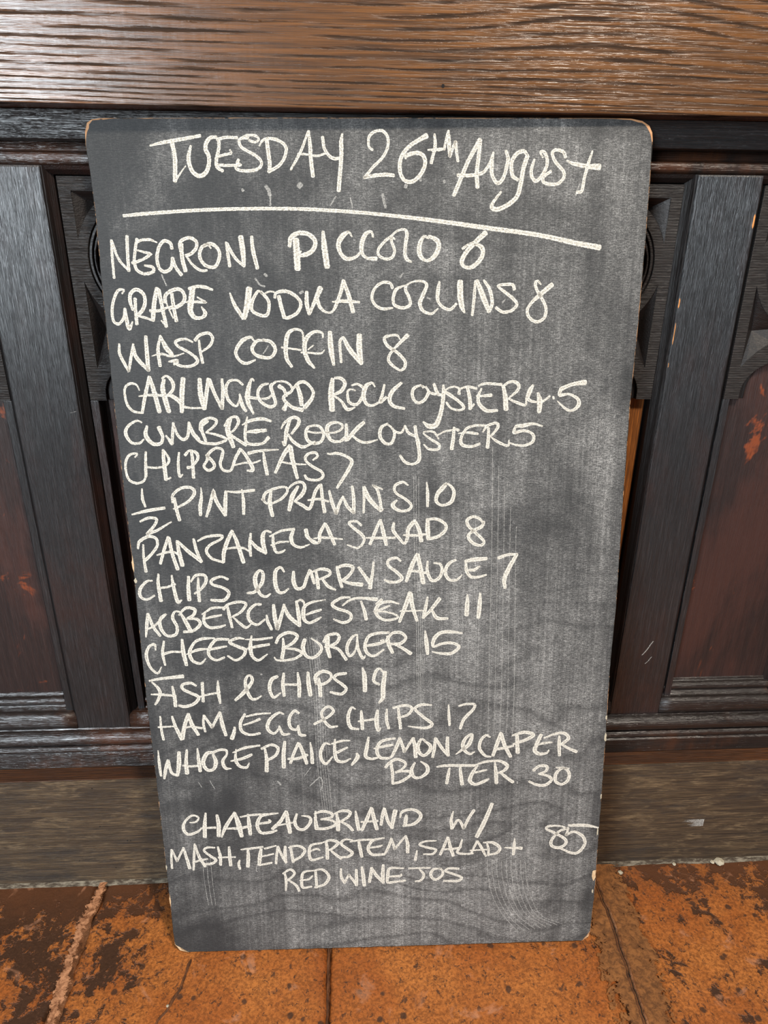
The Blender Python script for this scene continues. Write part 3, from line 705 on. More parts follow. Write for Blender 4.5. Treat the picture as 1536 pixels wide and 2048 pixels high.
WRITING = """
#TUESDAY
643,10474,184 784,10504,368 984,10536,368 1177,10567,342
871,10524,473 893,10389,475 889,10267,477 878,10130,479
882,10130,240 945,10212,173 1003,10277,106
1071,10471,237 1039,10364,450 1045,10279,451 1084,10205,452 1148,10178,453 1210,10211,453 1249,10291,451 1252,10376,450 1226,10430,449 1233,10491,448 1281,10547,395 1347,10554,290
1369,10539,369 1365,10448,370 1332,10339,371 1334,10266,372 1391,10226,373
1350,10533,316 1459,10551,316 1564,10547,317
1354,10366,292 1422,10385,292 1489,10397,292 1482,10430,212
1349,10284,292 1441,10280,293 1575,10282,293
1567,10336,319 1549,10296,346 1591,10283,240
1680,10542,343 1630,10546,343 1590,10532,264 1582,10508,330 1599,10460,331 1663,10421,331 1753,10372,332 1807,10313,333 1787,10258,334 1718,10230,334 1611,10226,333 1543,10243,333 1534,10277,333 1575,10292,333
1596,10532,264 1665,10568,264 1750,10568,264 1791,10534,264 1753,10505,265 1688,10520,264
1874,10529,423 1885,10410,425 1895,10288,427 1885,10217,428
1795,10469,185 1830,10519,291 1907,10539,344 1999,10519,344 2066,10470,345 2074,10410,346 2037,10325,347 1974,10264,347 1878,10217,348
2318,10612,212 2234,10421,319 2117,10236,241
2321,10612,238 2331,10470,425 2335,10336,427 2352,10170,430
2199,10388,240 2286,10385,240 2405,10370,240 2500,10396,240
2467,10552,345 2481,10445,346 2532,10369,347 2585,10342,348 2632,10345,348
2675,10580,239 2662,10505,453 2662,10384,454 2650,10261,456 2623,10026,460
#26th
2994,10425,267 2955,10462,267 2960,10553,320 3023,10603,319 3103,10608,319 3156,10552,320 3158,10455,321 3101,10352,322 3006,10266,323 2903,10155,324 2903,10155,324 3018,10176,405 3140,10183,405 3220,10175,378
3573,10561,561 3477,10515,428 3383,10455,429 3309,10369,430 3284,10271,431 3302,10172,432 3355,10116,433 3437,10122,434 3518,10196,433 3558,10295,431 3531,10375,430 3450,10396,430 3356,10367,430 3349,10339,188
3657,10578,241 3664,10466,376 3641,10368,377 3623,10297,378
3587,10424,188 3692,10427,376 3761,10435,269
3759,10427,296 3803,10611,241
#AUGUST
3807,10609,214 3811,10502,456 3820,10362,270 3820,10362,404 3879,10504,268 3881,10504,403 3890,10429,350 3911,10312,297
4144,10520,537 4030,10330,459 3952,10158,462 3873,9976,437
4147,10501,403 4131,10342,459 4117,10194,462 4128,10054,464
3911,10176,380 4020,10172,380 4128,10184,380 4195,10209,380 4254,10293,298 4291,10401,189
4291,10397,216 4275,10280,461 4285,10169,408 4345,10096,409 4404,10143,409 4438,10255,407 4451,10341,406 4426,10413,324
4672,10351,271 4622,10408,433 4549,10388,433 4497,10317,434 4491,10230,435 4510,10162,436 4565,10128,328
4658,10359,488 4622,10242,490 4600,10105,492 4565,9967,494 4478,9885,495 4370,9835,495 4301,9842,495 4293,9886,385 4385,10008,246
4737,10328,244 4708,10229,381 4717,10155,382 4764,10113,383 4823,10167,382 4871,10254,381 4872,10340,380 4832,10404,379 4799,10396,244 4828,10346,190
5073,10349,353 5042,10404,366 4960,10420,366 4928,10383,366 4966,10303,367 5053,10216,369 5067,10153,369 5005,10088,370 4923,10081,370 4846,10104,370 4844,10154,369 4919,10210,327
5088,10315,163 5172,10283,409 5323,10258,519 5447,10252,711
5361,10410,190 5322,10277,355 5290,10140,356 5270,10014,358 5216,10000,358
#chalk rule
294,9786,322 521,9805,376 1062,9837,377 1602,9850,378 2144,9847,380 2599,9825,381 3013,9792,382 3561,9733,440 4251,9642,498 4809,9567,501 5232,9481,560 5505,9432,618
#NEGRONI
140,9539,297 131,9378,299 128,9150,301
140,9535,297 199,9345,299 296,9224,273
296,9224,383 300,9403,380 311,9580,378
630,9514,136 551,9543,298 455,9537,298 399,9512,298
416,9550,352 390,9454,353 367,9325,354 385,9233,355 464,9191,356 561,9212,356 559,9258,355 474,9278,219
412,9434,217 544,9399,327 543,9388,327 450,9337,327 341,9305,327
787,9451,381 771,9506,380 706,9529,380 646,9465,380 615,9349,382 633,9245,383 698,9212,384 764,9257,383 786,9354,382
785,9348,382 812,9257,384 867,9178,412
893,9496,462 891,9347,465 916,9219,467
873,9419,218 881,9515,380 973,9560,380 1052,9527,381 1054,9463,382 994,9398,382 934,9375,382
934,9375,218 1005,9275,302 1084,9222,302 1150,9221,275
1210,9451,191 1172,9494,218 1108,9456,382 1081,9372,383 1116,9294,384 1182,9257,384 1252,9267,385 1300,9370,383 1285,9448,382 1213,9498,382 1137,9475,382
1378,9512,218 1391,9396,356 1403,9263,357
1388,9499,355 1464,9356,357 1561,9264,358
1561,9264,385 1557,9421,602 1542,9565,600
1661,9568,355 1670,9420,466 1707,9240,414
#PICCOLO
2142,9532,740 2146,9396,743 2149,9233,747
2070,9468,412 2088,9552,493 2168,9600,492 2270,9592,492 2343,9537,494 2351,9473,495 2304,9408,496 2228,9376,496 2158,9367,248
2195,9415,193 2158,9370,193
2442,9614,356 2451,9459,660 2476,9250,665
2756,9563,192 2722,9606,302 2653,9568,604 2607,9484,550 2628,9393,442 2691,9334,470 2786,9346,332 2856,9405,249
2989,9559,275 2967,9611,275 2907,9586,467 2865,9495,524 2863,9398,415 2917,9339,332 3021,9332,471
3230,9532,166 3189,9552,331 3127,9520,331 3047,9429,332 3052,9364,332 3132,9327,333 3202,9350,333 3223,9422,332 3196,9493,331 3186,9565,331
3186,9561,248 3245,9612,248 3327,9632,275 3362,9589,413 3348,9493,415 3338,9389,388 3361,9323,417 3413,9294,195
3603,9540,194 3545,9556,331 3500,9466,526 3507,9361,528 3577,9308,334 3660,9347,529 3712,9445,527 3693,9516,526 3603,9562,332
#6
4228,9593,610 4117,9494,528 4021,9397,501 3970,9293,503 4010,9237,364 4094,9242,504 4183,9324,503 4205,9403,502 4173,9455,501 4110,9472,195
4110,9498,250 4034,9469,250 3979,9430,362
#GRAPE
199,8985,193 221,9024,220 158,9018,330 100,8919,331 69,8799,332 76,8691,333 133,8663,334 191,8730,333 214,8824,332
214,8824,304 222,8690,445 241,8608,446 283,8682,195
335,8930,386 329,8796,388 330,8657,390
300,8810,277 278,8904,414 292,8984,413 358,9026,413 430,8983,413 443,8896,415 407,8809,416 338,8745,416
338,8745,194 420,8728,278 521,8694,278
589,9035,496 547,8902,498 518,8734,500 525,8694,223
606,9021,413 625,8848,416 655,8631,419
489,8799,333 593,8801,333 687,8836,277
605,8693,167 654,8621,168
745,8980,414 753,8847,416 772,8687,418
663,8888,415 677,8965,414 765,9020,414 847,9019,414 884,8953,415 862,8886,416 791,8840,416 710,8831,416
672,8901,249 693,8834,166 739,8719,167
938,9032,359 1044,9055,359 1126,9044,359 1200,9017,221
980,9032,608 951,8899,693 937,8791,640 984,8723,474 1061,8723,363 1099,8770,474 1062,8837,167
892,8888,194 1004,8891,305 1107,8884,250 1107,8887,306 1024,8941,166
#VODKA
1387,8982,166 1432,8854,418 1521,8712,476
1533,8712,504 1572,8853,697 1603,9027,694
1745,8972,195 1702,8999,306 1637,8906,390 1622,8799,391 1705,8744,392 1787,8746,392 1816,8851,391 1798,8918,390 1733,8992,334
1756,8959,195 1816,8992,195 1885,8985,195 1883,8931,195
1928,8943,446 1950,8829,448 1978,8723,449
1883,8930,335 1896,8974,334 1955,8996,390 2039,8989,390 2134,8928,391 2170,8854,392 2127,8766,393 2027,8713,393 1971,8718,393
2241,8987,391 2236,8867,504 2260,8748,365
2395,9026,669 2343,8919,504 2264,8752,309
2354,8913,420 2382,8825,421 2450,8768,253 2521,8776,253 2573,8864,421 2625,8998,419 2653,9104,446
2655,9097,390 2708,8943,504 2753,8770,507
2524,8880,168 2664,8886,393 2826,8873,253
#COLLINS
3199,9020,336 3172,9073,336 3088,9081,336 3003,9021,336 2967,8928,337 3001,8844,338 3085,8799,339 3198,8807,226
3326,9046,196 3241,9006,365 3206,8913,366 3226,8834,367 3325,8808,367 3396,8844,367 3382,8925,366 3347,8992,365 3347,9045,365
3347,9045,196 3424,9085,196 3529,9091,280 3581,9050,393 3544,8950,451 3506,8856,452 3540,8775,368 3637,8743,312 3710,8798,170
3725,9083,253 3709,8989,479 3709,8882,339 3764,8813,368 3849,8786,340 3916,8846,312
3957,9083,703 3960,8933,706 3983,8812,567 4013,8750,199
4126,9090,281 4118,8919,368 4099,8722,313
4147,9093,422 4214,8931,651 4290,8761,484
4290,8761,399 4323,8849,398 4290,8998,396 4221,9095,253
4569,8996,368 4550,9043,367 4479,9050,367 4381,9035,282 4461,8970,368 4555,8899,369 4603,8834,370 4546,8769,371 4447,8753,371 4367,8802,341
#8
4868,9047,170 4828,9085,283 4804,9061,368 4821,8994,369 4882,8899,370 4937,8790,371 4921,8688,373 4840,8643,373 4752,8689,372 4724,8771,371 4771,8853,370 4866,8940,512 4992,9044,567
#WASP
110,8444,224 108,8327,365 188,8142,367 188,8142,311 233,8312,366 267,8442,224
264,8442,224 288,8297,478 411,8150,396 411,8150,481 411,8338,478 415,8523,392
576,8522,252 539,8378,394 547,8197,396
576,8529,280 629,8404,562 692,8321,479
465,8309,113 580,8329,282 690,8300,226 827,8333,141
935,8457,197 847,8492,281 746,8465,365 770,8410,338 891,8340,339 976,8255,396 908,8196,340 794,8192,312 712,8230,424
650,8245,226 742,8251,481 704,8209,198
1007,8476,225 1012,8359,339 1031,8227,368
965,8477,422 1018,8531,365 1118,8554,365 1163,8496,338 1122,8413,338 1026,8348,198
#COFFIN
1627,8464,198 1587,8505,310 1493,8465,480 1415,8355,396 1438,8265,369 1520,8215,370 1629,8253,199
1733,8465,198 1662,8463,367 1601,8388,425 1626,8318,369 1709,8283,426 1809,8282,341 1862,8365,426 1817,8448,424 1726,8474,283
2179,8458,198 2175,8555,254 2092,8586,310 2012,8536,480 1982,8405,511 1986,8266,456 2039,8174,343
2407,8491,170 2394,8546,283 2302,8554,368 2215,8479,538 2193,8361,512 2227,8243,514 2296,8158,286
1934,8389,227 2153,8359,227
2152,8331,199 2252,8326,228 2373,8318,228 2424,8359,114
2232,8361,171 2297,8409,171
2486,8552,482 2493,8372,655 2519,8190,344
2641,8493,341 2597,8441,341 2606,8218,315
2641,8482,398 2709,8356,571 2835,8201,488
2835,8201,488 2816,8369,685 2819,8514,654
#8
3281,8464,143 3246,8510,257 3153,8504,313 3103,8477,371 3138,8394,400 3252,8316,373 3338,8217,374 3323,8140,375 3266,8126,289 3158,8212,374 3159,8289,344 3238,8386,315 3367,8509,513
#CARLINGFORD
287,7926,142 258,7990,227 181,8002,312 120,7935,284 130,7778,314 193,7691,315 294,7668,258
415,8075,425 346,7861,428 294,7668,344
421,8058,397 451,7917,542 494,7680,546
274,7859,171 411,7871,285 568,7865,286 667,7857,343
576,8043,398 553,7944,570 576,7801,630 602,7679,546
556,8057,256 608,8084,256 667,8027,427 674,7942,371 610,7865,400
653,7857,486 713,7814,487 772,7741,345 857,7719,259 986,7717,202
795,8054,569 769,7884,601 750,7677,518
982,8045,484 981,7882,630 1012,7710,576
1012,7710,490 1082,8044,485
1095,8037,428 1136,7894,430 1216,7707,404 1216,7707,433 1235,7879,430 1236,8042,314
1471,7976,258 1409,8026,286 1323,8020,314 1274,7936,372 1295,7807,403 1377,7734,288 1424,7805,259 1428,7870,201
1428,7865,259 1450,7747,490 1489,7675,347
1602,8020,200 1574,8039,258 1533,7933,545 1517,7790,576 1574,7645,261
1484,7840,173 1555,7829,374 1656,7817,231
1765,7987,201 1692,7966,344 1638,7889,374 1661,7788,375 1766,7722,376 1833,7757,376 1810,7872,432 1792,7958,431 1852,8007,230
1656,7817,173 1742,7819,288 1802,7858,259
1838,8007,172 1953,8006,258 2022,7955,288 2027,7898,317 1946,7849,375 1936,7799,405 2027,7712,435 2141,7681,523
1886,7957,517 1941,7914,403 1960,7842,375
1963,7756,405 1931,7691,580
2094,7955,432 2126,7840,549 2136,7739,493
2020,7898,202 2110,7990,374 2197,7989,374 2272,7896,346 2255,7810,434 2172,7710,551
#ROCK
2500,8028,490 2481,7864,723 2487,7677,699
2529,8042,288 2601,8034,403 2643,7977,462 2598,7892,434 2510,7853,290
2509,7843,232 2595,7777,319 2665,7682,437 2753,7703,175
2764,7897,174 2707,7912,203 2670,7877,290 2689,7761,378 2776,7739,378 2843,7832,377 2859,7917,376 2787,7968,289 2722,7955,202
2989,7937,174 2954,7981,289 2888,7946,521 2855,7846,551 2885,7745,408 2957,7722,321 3045,7764,233
3098,7958,261 3068,7829,378 3045,7757,408 3119,7814,349
3294,7977,348 3192,7885,494 3155,7785,495 3205,7712,409 3329,7681,293
#OYSTER
3548,7917,175 3519,7946,262 3439,7911,378 3422,7825,379 3476,7749,351 3556,7773,380 3607,7859,379 3592,7909,204 3526,7946,203
3577,7931,233 3621,7866,291 3687,7843,350
3671,7958,349 3716,7850,438 3760,7835,292
3781,7943,291 3782,7835,467 3762,7661,499 3705,7494,619 3616,7473,590 3550,7525,206
3789,7878,438 3951,7768,381 4026,7687,353 3968,7656,265 3872,7682,264 3819,7748,264
3789,7885,175 3890,7927,233 3963,7905,263 3964,7847,409
3963,7898,204 4065,7925,292 4168,7902,292
4058,7925,408 4089,7803,439 4100,7672,471
4100,7672,235 4143,7722,264
4189,7931,204 4268,7959,321 4459,7945,322
4226,7902,205 4192,7816,381 4201,7729,441 4291,7648,472 4417,7646,324
4170,7816,205 4258,7818,322 4342,7826,440
4481,7920,410 4507,7798,588 4520,7659,620
4467,7921,263 4560,7977,321 4648,7954,439 4651,7883,381 4552,7790,206
4545,7783,206 4642,7738,353 4746,7708,325 4750,7795,147
#4.5
4825,7931,352 4791,7866,587 4773,7780,442 4848,7743,295 4951,7749,266 5029,7806,236
4888,7844,294 4914,7749,678 4912,7625,503
5069,7798,295 5076,7773,236
5437,7960,647 5294,7940,441 5164,7891,500
5157,7891,412 5146,7819,442 5256,7825,295 5363,7766,414 5368,7686,534 5297,7635,297 5221,7658,326 5121,7747,118
#CUMBRE
278,7560,202 218,7578,259 119,7518,346 81,7431,433 136,7328,348 229,7319,290 284,7362,203
335,7515,288 311,7413,521 374,7317,493 468,7308,407 504,7381,377 471,7499,520
542,7403,203 606,7307,494
641,7548,289 625,7439,377 606,7299,291
646,7526,202 680,7408,348 734,7356,378 795,7392,378 822,7553,289
829,7545,202 856,7435,493 916,7354,495
1047,7564,203 962,7493,406 1001,7331,350
946,7464,377 974,7551,521 1064,7600,318 1142,7570,347 1108,7505,319 1009,7433,203
1009,7433,174 1138,7402,320 1243,7350,321 1116,7300,350 957,7316,350 902,7361,436
1309,7583,290 1265,7459,640 1318,7260,497
1239,7504,406 1280,7583,261 1369,7611,376 1394,7545,377 1330,7451,233 1255,7416,233
1277,7415,349 1367,7348,350 1466,7280,439
1436,7516,145 1540,7565,377 1672,7583,407 1772,7555,291
1499,7610,174 1469,7457,378 1468,7324,351 1539,7286,381 1665,7299,322 1734,7365,439
1489,7434,262 1592,7440,525 1709,7451,379
#ROCK
1999,7581,291 1950,7450,496 1920,7274,352 1893,7316,176
1885,7466,146 1932,7539,291 2029,7596,378 2094,7573,408 2084,7507,409 2006,7406,293
1962,7399,263 2024,7309,411 2125,7249,412 2214,7277,294 2274,7306,294
2273,7284,353 2348,7312,382 2380,7401,352 2338,7482,351 2266,7498,263 2192,7469,351 2171,7389,410 2201,7314,441 2273,7284,353
2176,7433,263 2278,7414,234 2395,7415,205
2395,7415,147 2512,7414,235 2594,7457,293 2595,7508,293 2515,7531,322 2434,7496,497 2424,7400,528 2473,7318,382 2568,7309,353 2628,7353,353
2647,7507,351 2647,7412,441 2642,7316,412
2852,7527,440 2778,7462,499 2657,7330,501
2724,7367,265 2790,7314,354 2878,7290,354 3011,7321,148
#OYSTER
3131,7509,235 3057,7465,412 3041,7362,442 3099,7280,384 3173,7279,355 3211,7375,354 3189,7449,265 3131,7501,206
3160,7479,176 3218,7419,295 3292,7403,295 3336,7484,235
3336,7484,206 3373,7402,384 3454,7357,296
3454,7475,383 3469,7371,414 3499,7267,415
3454,7475,383 3472,7342,414 3499,7207,446 3500,7072,448 3425,7025,328 3335,7052,388 3276,7128,297
3733,7323,178 3669,7406,266 3550,7400,177 3632,7325,296 3737,7256,357 3722,7197,327 3618,7203,297 3558,7259,208
3721,7368,207 3809,7411,207 3912,7425,266
3912,7454,296 3906,7336,445 3889,7202,506
3964,7421,385 3919,7442,237
3965,7383,148 4076,7393,297 4195,7374,327
4296,7472,237 4163,7473,296 4060,7438,326 3996,7320,386 4019,7245,417 4124,7226,328 4220,7257,328
4319,7442,326 4322,7330,417 4314,7211,448
4254,7398,178 4311,7471,356 4414,7499,326 4430,7448,386 4344,7338,238
4352,7337,149 4436,7277,358 4556,7230,299 4569,7297,149
#5
4957,7456,208 4844,7487,327 4734,7466,505 4652,7460,386
4645,7467,267 4625,7386,417 4744,7407,327 4850,7361,358 4853,7279,389 4766,7232,329 4661,7236,269 4570,7264,179
#CHIPOLATAS
162,7153,204 191,7197,204 99,7180,320 47,7092,321 42,6972,293 70,6881,323 154,6842,323 238,6871,294 275,6953,235
292,7215,262 276,7044,380 268,6923,352
275,7036,234 377,7024,264 480,7033,234
495,7234,320 494,7100,468 500,6882,500
505,7227,204 555,7129,322 535,7070,293 480,7033,264
499,6878,206 557,6904,206
678,7202,233 659,7068,352 662,6918,353 700,6940,177
825,7215,350 829,7080,411 825,6900,413
748,7171,409 803,7222,263 882,7192,409 891,7124,352 818,7036,294 766,7021,411
997,7168,351 1071,7077,411 1074,7017,353 1006,6985,383 958,7034,323 1000,7108,352 1020,7182,380 1112,7248,322 1187,7227,293 1183,7165,410 1151,7061,353 1183,6985,324 1271,6984,324 1331,7118,382 1397,7233,410
1404,7229,352 1472,7131,412 1530,6988,473 1463,6974,207
1319,7043,177 1439,7069,236 1542,7067,236 1624,7096,177
1489,7183,411 1638,7211,323 1844,7221,147
1666,7188,264 1675,7068,442 1697,6925,415
1978,7258,588 1900,7155,501 1794,6946,355
1985,7251,558 2001,7109,561 2051,6874,387
1838,7081,207 1999,7049,266 2161,7039,178
2244,7090,207 2298,7134,325 2270,7180,354 2180,7158,354 2156,7091,325 2234,7015,356 2336,6953,357 2357,6892,357 2288,6848,328 2170,6865,357 2141,6911,297
#7
2417,7166,207 2461,7159,266 2520,7169,355 2623,7137,355 2703,7069,445 2649,6949,447 2571,6828,388 2521,6752,329
#1/2
206,6773,206 202,6651,355 227,6555,267
58,6460,208 240,6504,416 452,6536,357
146,6373,239 247,6415,358 343,6401,358 313,6324,359 217,6215,420 217,6215,360 338,6260,359 519,6364,179
#PINT
578,6652,356 592,6521,447 618,6381,419
554,6599,297 562,6691,326 665,6773,384 784,6779,385 823,6717,415 757,6626,357 647,6559,297 555,6522,179
902,6777,118 901,6670,356 877,6547,477 874,6439,359
943,6422,299 989,6546,447 1044,6729,356 1047,6729,445 1076,6606,477 1169,6434,419
1169,6434,419 1178,6573,507 1195,6727,386
1195,6727,208 1329,6717,327 1531,6737,387
1387,6747,208 1396,6601,418 1390,6446,390
#PRAWNS
1731,6719,298 1709,6580,539 1734,6417,451
1636,6605,359 1655,6689,388 1762,6749,328 1897,6770,298 1925,6716,328 1846,6624,329 1693,6565,269 1622,6628,358
2054,6775,358 1982,6653,598 1937,6484,451
1934,6746,179 2003,6806,298 2094,6828,328 2136,6774,418 2103,6682,509 2009,6591,330
2009,6591,210 2098,6543,421 2186,6503,391 2253,6695,419 2313,6786,388
2328,6794,358 2341,6617,450 2363,6453,453
2167,6604,210 2295,6617,330 2415,6585,241
2426,6715,270 2452,6584,451 2501,6435,423 2501,6435,453 2542,6551,392 2589,6644,300
2589,6644,210 2639,6519,452 2713,6440,393 2713,6440,454 2716,6611,451 2701,6765,359
2839,6755,360 2840,6609,331 2831,6438,272
2842,6755,420 2904,6608,603 3031,6466,424 3031,6466,606 3069,6481,212
3046,6465,454 3030,6606,362 2996,6730,361 2944,6776,210 3064,6725,210
3372,6770,211 3305,6809,330 3215,6765,361 3222,6680,331 3335,6601,363 3410,6522,364 3365,6460,364 3258,6459,364 3183,6526,514 3236,6587,212
#10
3594,6805,150 3606,6658,423 3607,6503,304
3802,6771,211 3862,6770,302 3924,6684,424 3895,6561,486 3789,6516,334 3713,6564,425 3727,6657,514 3802,6748,604 3832,6786,302
#PANZANELLA
156,6082,211 148,5915,332 157,5738,395
88,6036,271 115,6123,390 226,6184,390 314,6159,391 324,6071,361 251,5969,362 160,5883,424
465,6172,391 398,6006,392 342,5839,394
472,6164,421 494,5973,454 544,5763,487
310,5947,212 434,5982,302 524,5980,302 567,5947,242
566,6122,361 578,5987,514 605,5810,578
574,6122,241 678,6001,484 841,5854,426
841,5854,304 791,5999,424 767,6143,332
815,6118,241 932,6171,332 1099,6181,392 1096,6137,302 955,6060,363 911,5981,394 973,5892,365 1107,5841,305
1107,5841,396 1123,5977,516 1178,6120,514 1239,6237,422
1241,6229,302 1290,6086,515 1351,5837,519
1133,6009,212 1256,6026,273 1361,6018,273 1420,5980,213
1460,6202,272 1440,6067,425 1444,5915,305
1451,6115,303 1529,6018,517 1632,5952,457
1629,5952,396 1604,6064,577 1605,6175,515 1646,6230,302 1706,6213,272
1688,6161,212 1828,6227,303 1988,6248,363
1727,6173,303 1728,6046,426 1762,5958,335 1831,5964,305 1865,5988,183
1698,6047,213 1806,6085,274 1913,6091,213
1980,6240,363 1945,6138,516 1972,6050,426 2062,6016,336 2162,6051,183
2123,6222,303 2143,6142,395 2256,6072,274
2128,6238,515 2147,6158,425 2205,6078,335 2262,6065,305 2290,6092,396 2297,6187,456 2364,6312,364
2369,6308,333 2415,6193,517 2472,6046,397
2221,6125,183 2341,6134,305 2569,6111,183
#SALAD
2801,6281,304 2741,6333,304 2653,6315,334 2724,6235,396 2814,6154,427 2828,6075,337 2750,5996,276 2628,6038,184
3030,6348,274 2983,6231,427 2904,6041,398
3037,6348,274 3066,6198,519 3103,6030,460
2859,6122,214 3027,6116,367 3211,6119,276
3197,6303,335 3189,6211,458 3257,6115,398 3326,6042,369 3364,6129,429 3372,6224,520 3441,6318,518
3448,6333,335 3502,6222,520 3533,6070,523
3311,6149,214 3456,6143,368 3594,6157,245
3608,6323,458 3609,6220,612 3617,6108,553
3593,6339,275 3715,6345,397 3823,6280,398 3824,6200,429 3732,6122,430 3610,6093,369
#8
4297,6303,307 4268,6240,461 4162,6187,400 4109,6116,431 4165,6035,432 4259,6001,371 4304,6048,371 4224,6138,401 4114,6243,399 4090,6323,429 4158,6366,367 4235,6344,337 4290,6280,215
#CHIPS
222,5620,213 149,5608,335 64,5512,428 62,5413,398 135,5375,307 232,5426,245
306,5703,274 291,5573,428 306,5355,492
280,5527,306 379,5530,306 498,5569,306
466,5683,244 473,5553,428 509,5338,462 558,5362,216
669,5663,367 655,5516,491 655,5360,555
784,5645,245 776,5498,430 777,5341,432
692,5597,214 759,5678,367 866,5676,397 875,5594,429 807,5497,338 726,5441,246
1146,5621,337 1064,5656,306 954,5617,398 950,5560,368 1085,5508,400 1150,5441,401 1090,5351,464 996,5345,402 920,5354,309
#&
1373,5436,278 1451,5443,432 1500,5483,432 1567,5580,493 1580,5694,399 1536,5725,337 1485,5647,553 1487,5533,555 1535,5416,433 1603,5385,341 1659,5422,217
#CURRY
1842,5706,277 1799,5763,337 1735,5708,491 1727,5545,555 1761,5445,464 1822,5436,372 1886,5484,217
1957,5704,369 1952,5573,556 1995,5482,464 2073,5505,433 2116,5619,432 2158,5724,339
2166,5716,308 2189,5618,432 2206,5543,309
2234,5698,308 2246,5584,495 2255,5481,465
2191,5699,216 2297,5733,400 2389,5712,401 2403,5662,340 2325,5618,340 2246,5592,216
2301,5615,278 2375,5507,434 2467,5456,249
2491,5759,339 2511,5644,464 2546,5492,404
2506,5750,370 2591,5776,462 2683,5755,432 2674,5690,402 2603,5610,465 2540,5578,310
2540,5578,279 2648,5540,435 2795,5519,591
2760,5745,371 2821,5654,434 2896,5538,560
2944,5815,247 2926,5652,372 2895,5472,530
#SAUCE
3279,5817,216 3225,5858,370 3132,5836,370 3124,5763,371 3224,5679,434 3294,5596,436 3239,5548,374 3145,5546,374 3076,5576,249
3480,5902,401 3418,5757,589 3348,5554,436
3487,5894,556 3527,5706,559 3559,5525,593
3371,5677,186 3472,5683,342 3589,5656,311
3611,5811,217 3609,5672,436 3668,5556,437 3753,5587,437 3791,5685,374 3767,5767,342 3689,5785,217
3960,5820,310 3876,5773,435 3830,5668,467 3878,5568,406 3972,5558,344 4041,5623,156
4341,5830,436 4201,5821,591 4077,5802,373
4085,5794,311 4095,5679,437 4151,5596,407 4253,5594,344 4343,5617,250
4103,5687,250 4188,5686,437 4257,5733,249
#7
4488,5835,467 4603,5874,373 4720,5880,311
4715,5880,436 4625,5702,594 4571,5555,565 4584,5439,378
#AUBERGINE
125,5188,309 100,5029,434 76,4877,218
133,5188,278 173,5027,434 253,4887,343
90,4975,217 196,5024,279 298,5126,310 349,5175,309
333,5175,216 273,5109,402 271,4992,466 339,4888,374 450,4903,405 474,5004,404 430,5123,434 460,5206,278 522,5205,247
535,5179,309 588,5069,528 634,4958,530
510,5163,217 603,5253,402 710,5234,433 689,5159,403 607,5111,310
623,5110,217 731,5100,404 764,5032,436 672,4949,405 554,4935,374
798,5165,186 928,5246,341 1068,5252,248
830,5181,279 814,5064,435 878,4987,405 1004,4993,343 1075,5016,250
824,5106,217 919,5129,342 1038,5152,249
1116,5284,310 1131,5158,435 1159,4981,344
1066,5227,372 1132,5292,341 1274,5322,372 1349,5288,372 1281,5189,373 1168,5124,249
1176,5124,187 1256,5038,375 1331,4977,375 1396,5018,188
1535,5284,311 1457,5277,341 1374,5187,435 1383,5069,437 1474,5013,344 1572,5082,250
1598,5140,218 1609,5047,438 1651,4945,408
1690,5272,404 1698,5113,562 1722,4952,533 1722,4952,596 1776,5111,469 1823,5278,311
1822,5269,249 1871,5126,563 2006,4988,471
2006,4988,377 1996,5140,532 1979,5291,374 1972,5316,280
1980,5308,218 2027,5332,311 2065,5306,280 2071,5248,187
2339,5329,125 2174,5301,312 2079,5247,437 2057,5173,531 2064,5071,470 2125,5023,377 2213,5060,408 2277,5096,220
2090,5135,250 2185,5170,375 2280,5196,313
#STEAK
2644,5356,250 2534,5347,374 2423,5274,437 2468,5214,407 2608,5161,408 2654,5110,409 2629,5043,409 2542,5019,409 2433,5067,220
2548,5246,219 2643,5319,312 2768,5342,344 2975,5321,532
2780,5300,250 2820,5173,440 2842,5055,473
3253,5257,220 3143,5288,345 3018,5262,408 2962,5171,503 3000,5085,410 3094,5039,347 3229,5064,316 3221,5106,284 3095,5151,252 2938,5163,189
3042,5320,376 2978,5254,470
3135,5234,220 3064,5202,314 2954,5162,189
3395,5396,626 3332,5213,566 3260,5012,380
3402,5387,564 3426,5211,535 3482,5024,380
3268,5156,221 3568,5161,221
3614,5341,220 3591,5208,441 3561,5065,475
3561,5065,348 3647,5156,410 3764,5313,535
3671,5156,316 3735,5056,507 3870,5045,317
#11
4114,5361,220 4112,5231,569 4107,5088,571
4274,5378,283 4270,5228,569 4258,5050,509
#CHEESEBURGER
182,4695,188 173,4773,344 100,4740,375 57,4621,439 90,4464,378 176,4375,316 232,4461,158
294,4813,281 264,4651,408 281,4486,284
262,4633,377 367,4665,314 493,4663,314
522,4833,313 524,4662,565 549,4480,442
930,4841,219 773,4836,407 676,4787,376 603,4660,471 633,4538,441 733,4501,347 797,4561,189
561,4627,157 699,4684,408 826,4698,220
1102,4820,345 961,4824,408 885,4757,439 839,4655,441 865,4576,379 941,4540,348 1035,4578,284
841,4681,220 937,4704,377 1072,4727,252
1299,4825,220 1213,4835,377 1112,4786,377 1206,4724,441 1301,4675,473 1277,4593,379 1178,4534,348 1079,4597,253
1314,4816,157 1463,4812,346 1653,4834,283
1395,4865,188 1371,4712,536 1388,4590,443 1463,4528,380 1579,4607,190
1322,4687,221 1458,4718,410 1609,4741,347
1787,4822,252 1788,4685,474 1763,4547,476
1697,4759,379 1748,4849,441 1861,4898,440 1969,4853,441 1902,4751,442 1772,4682,253
1804,4685,221 1946,4664,380 2015,4607,381 1909,4535,350 1717,4517,286 1664,4563,190
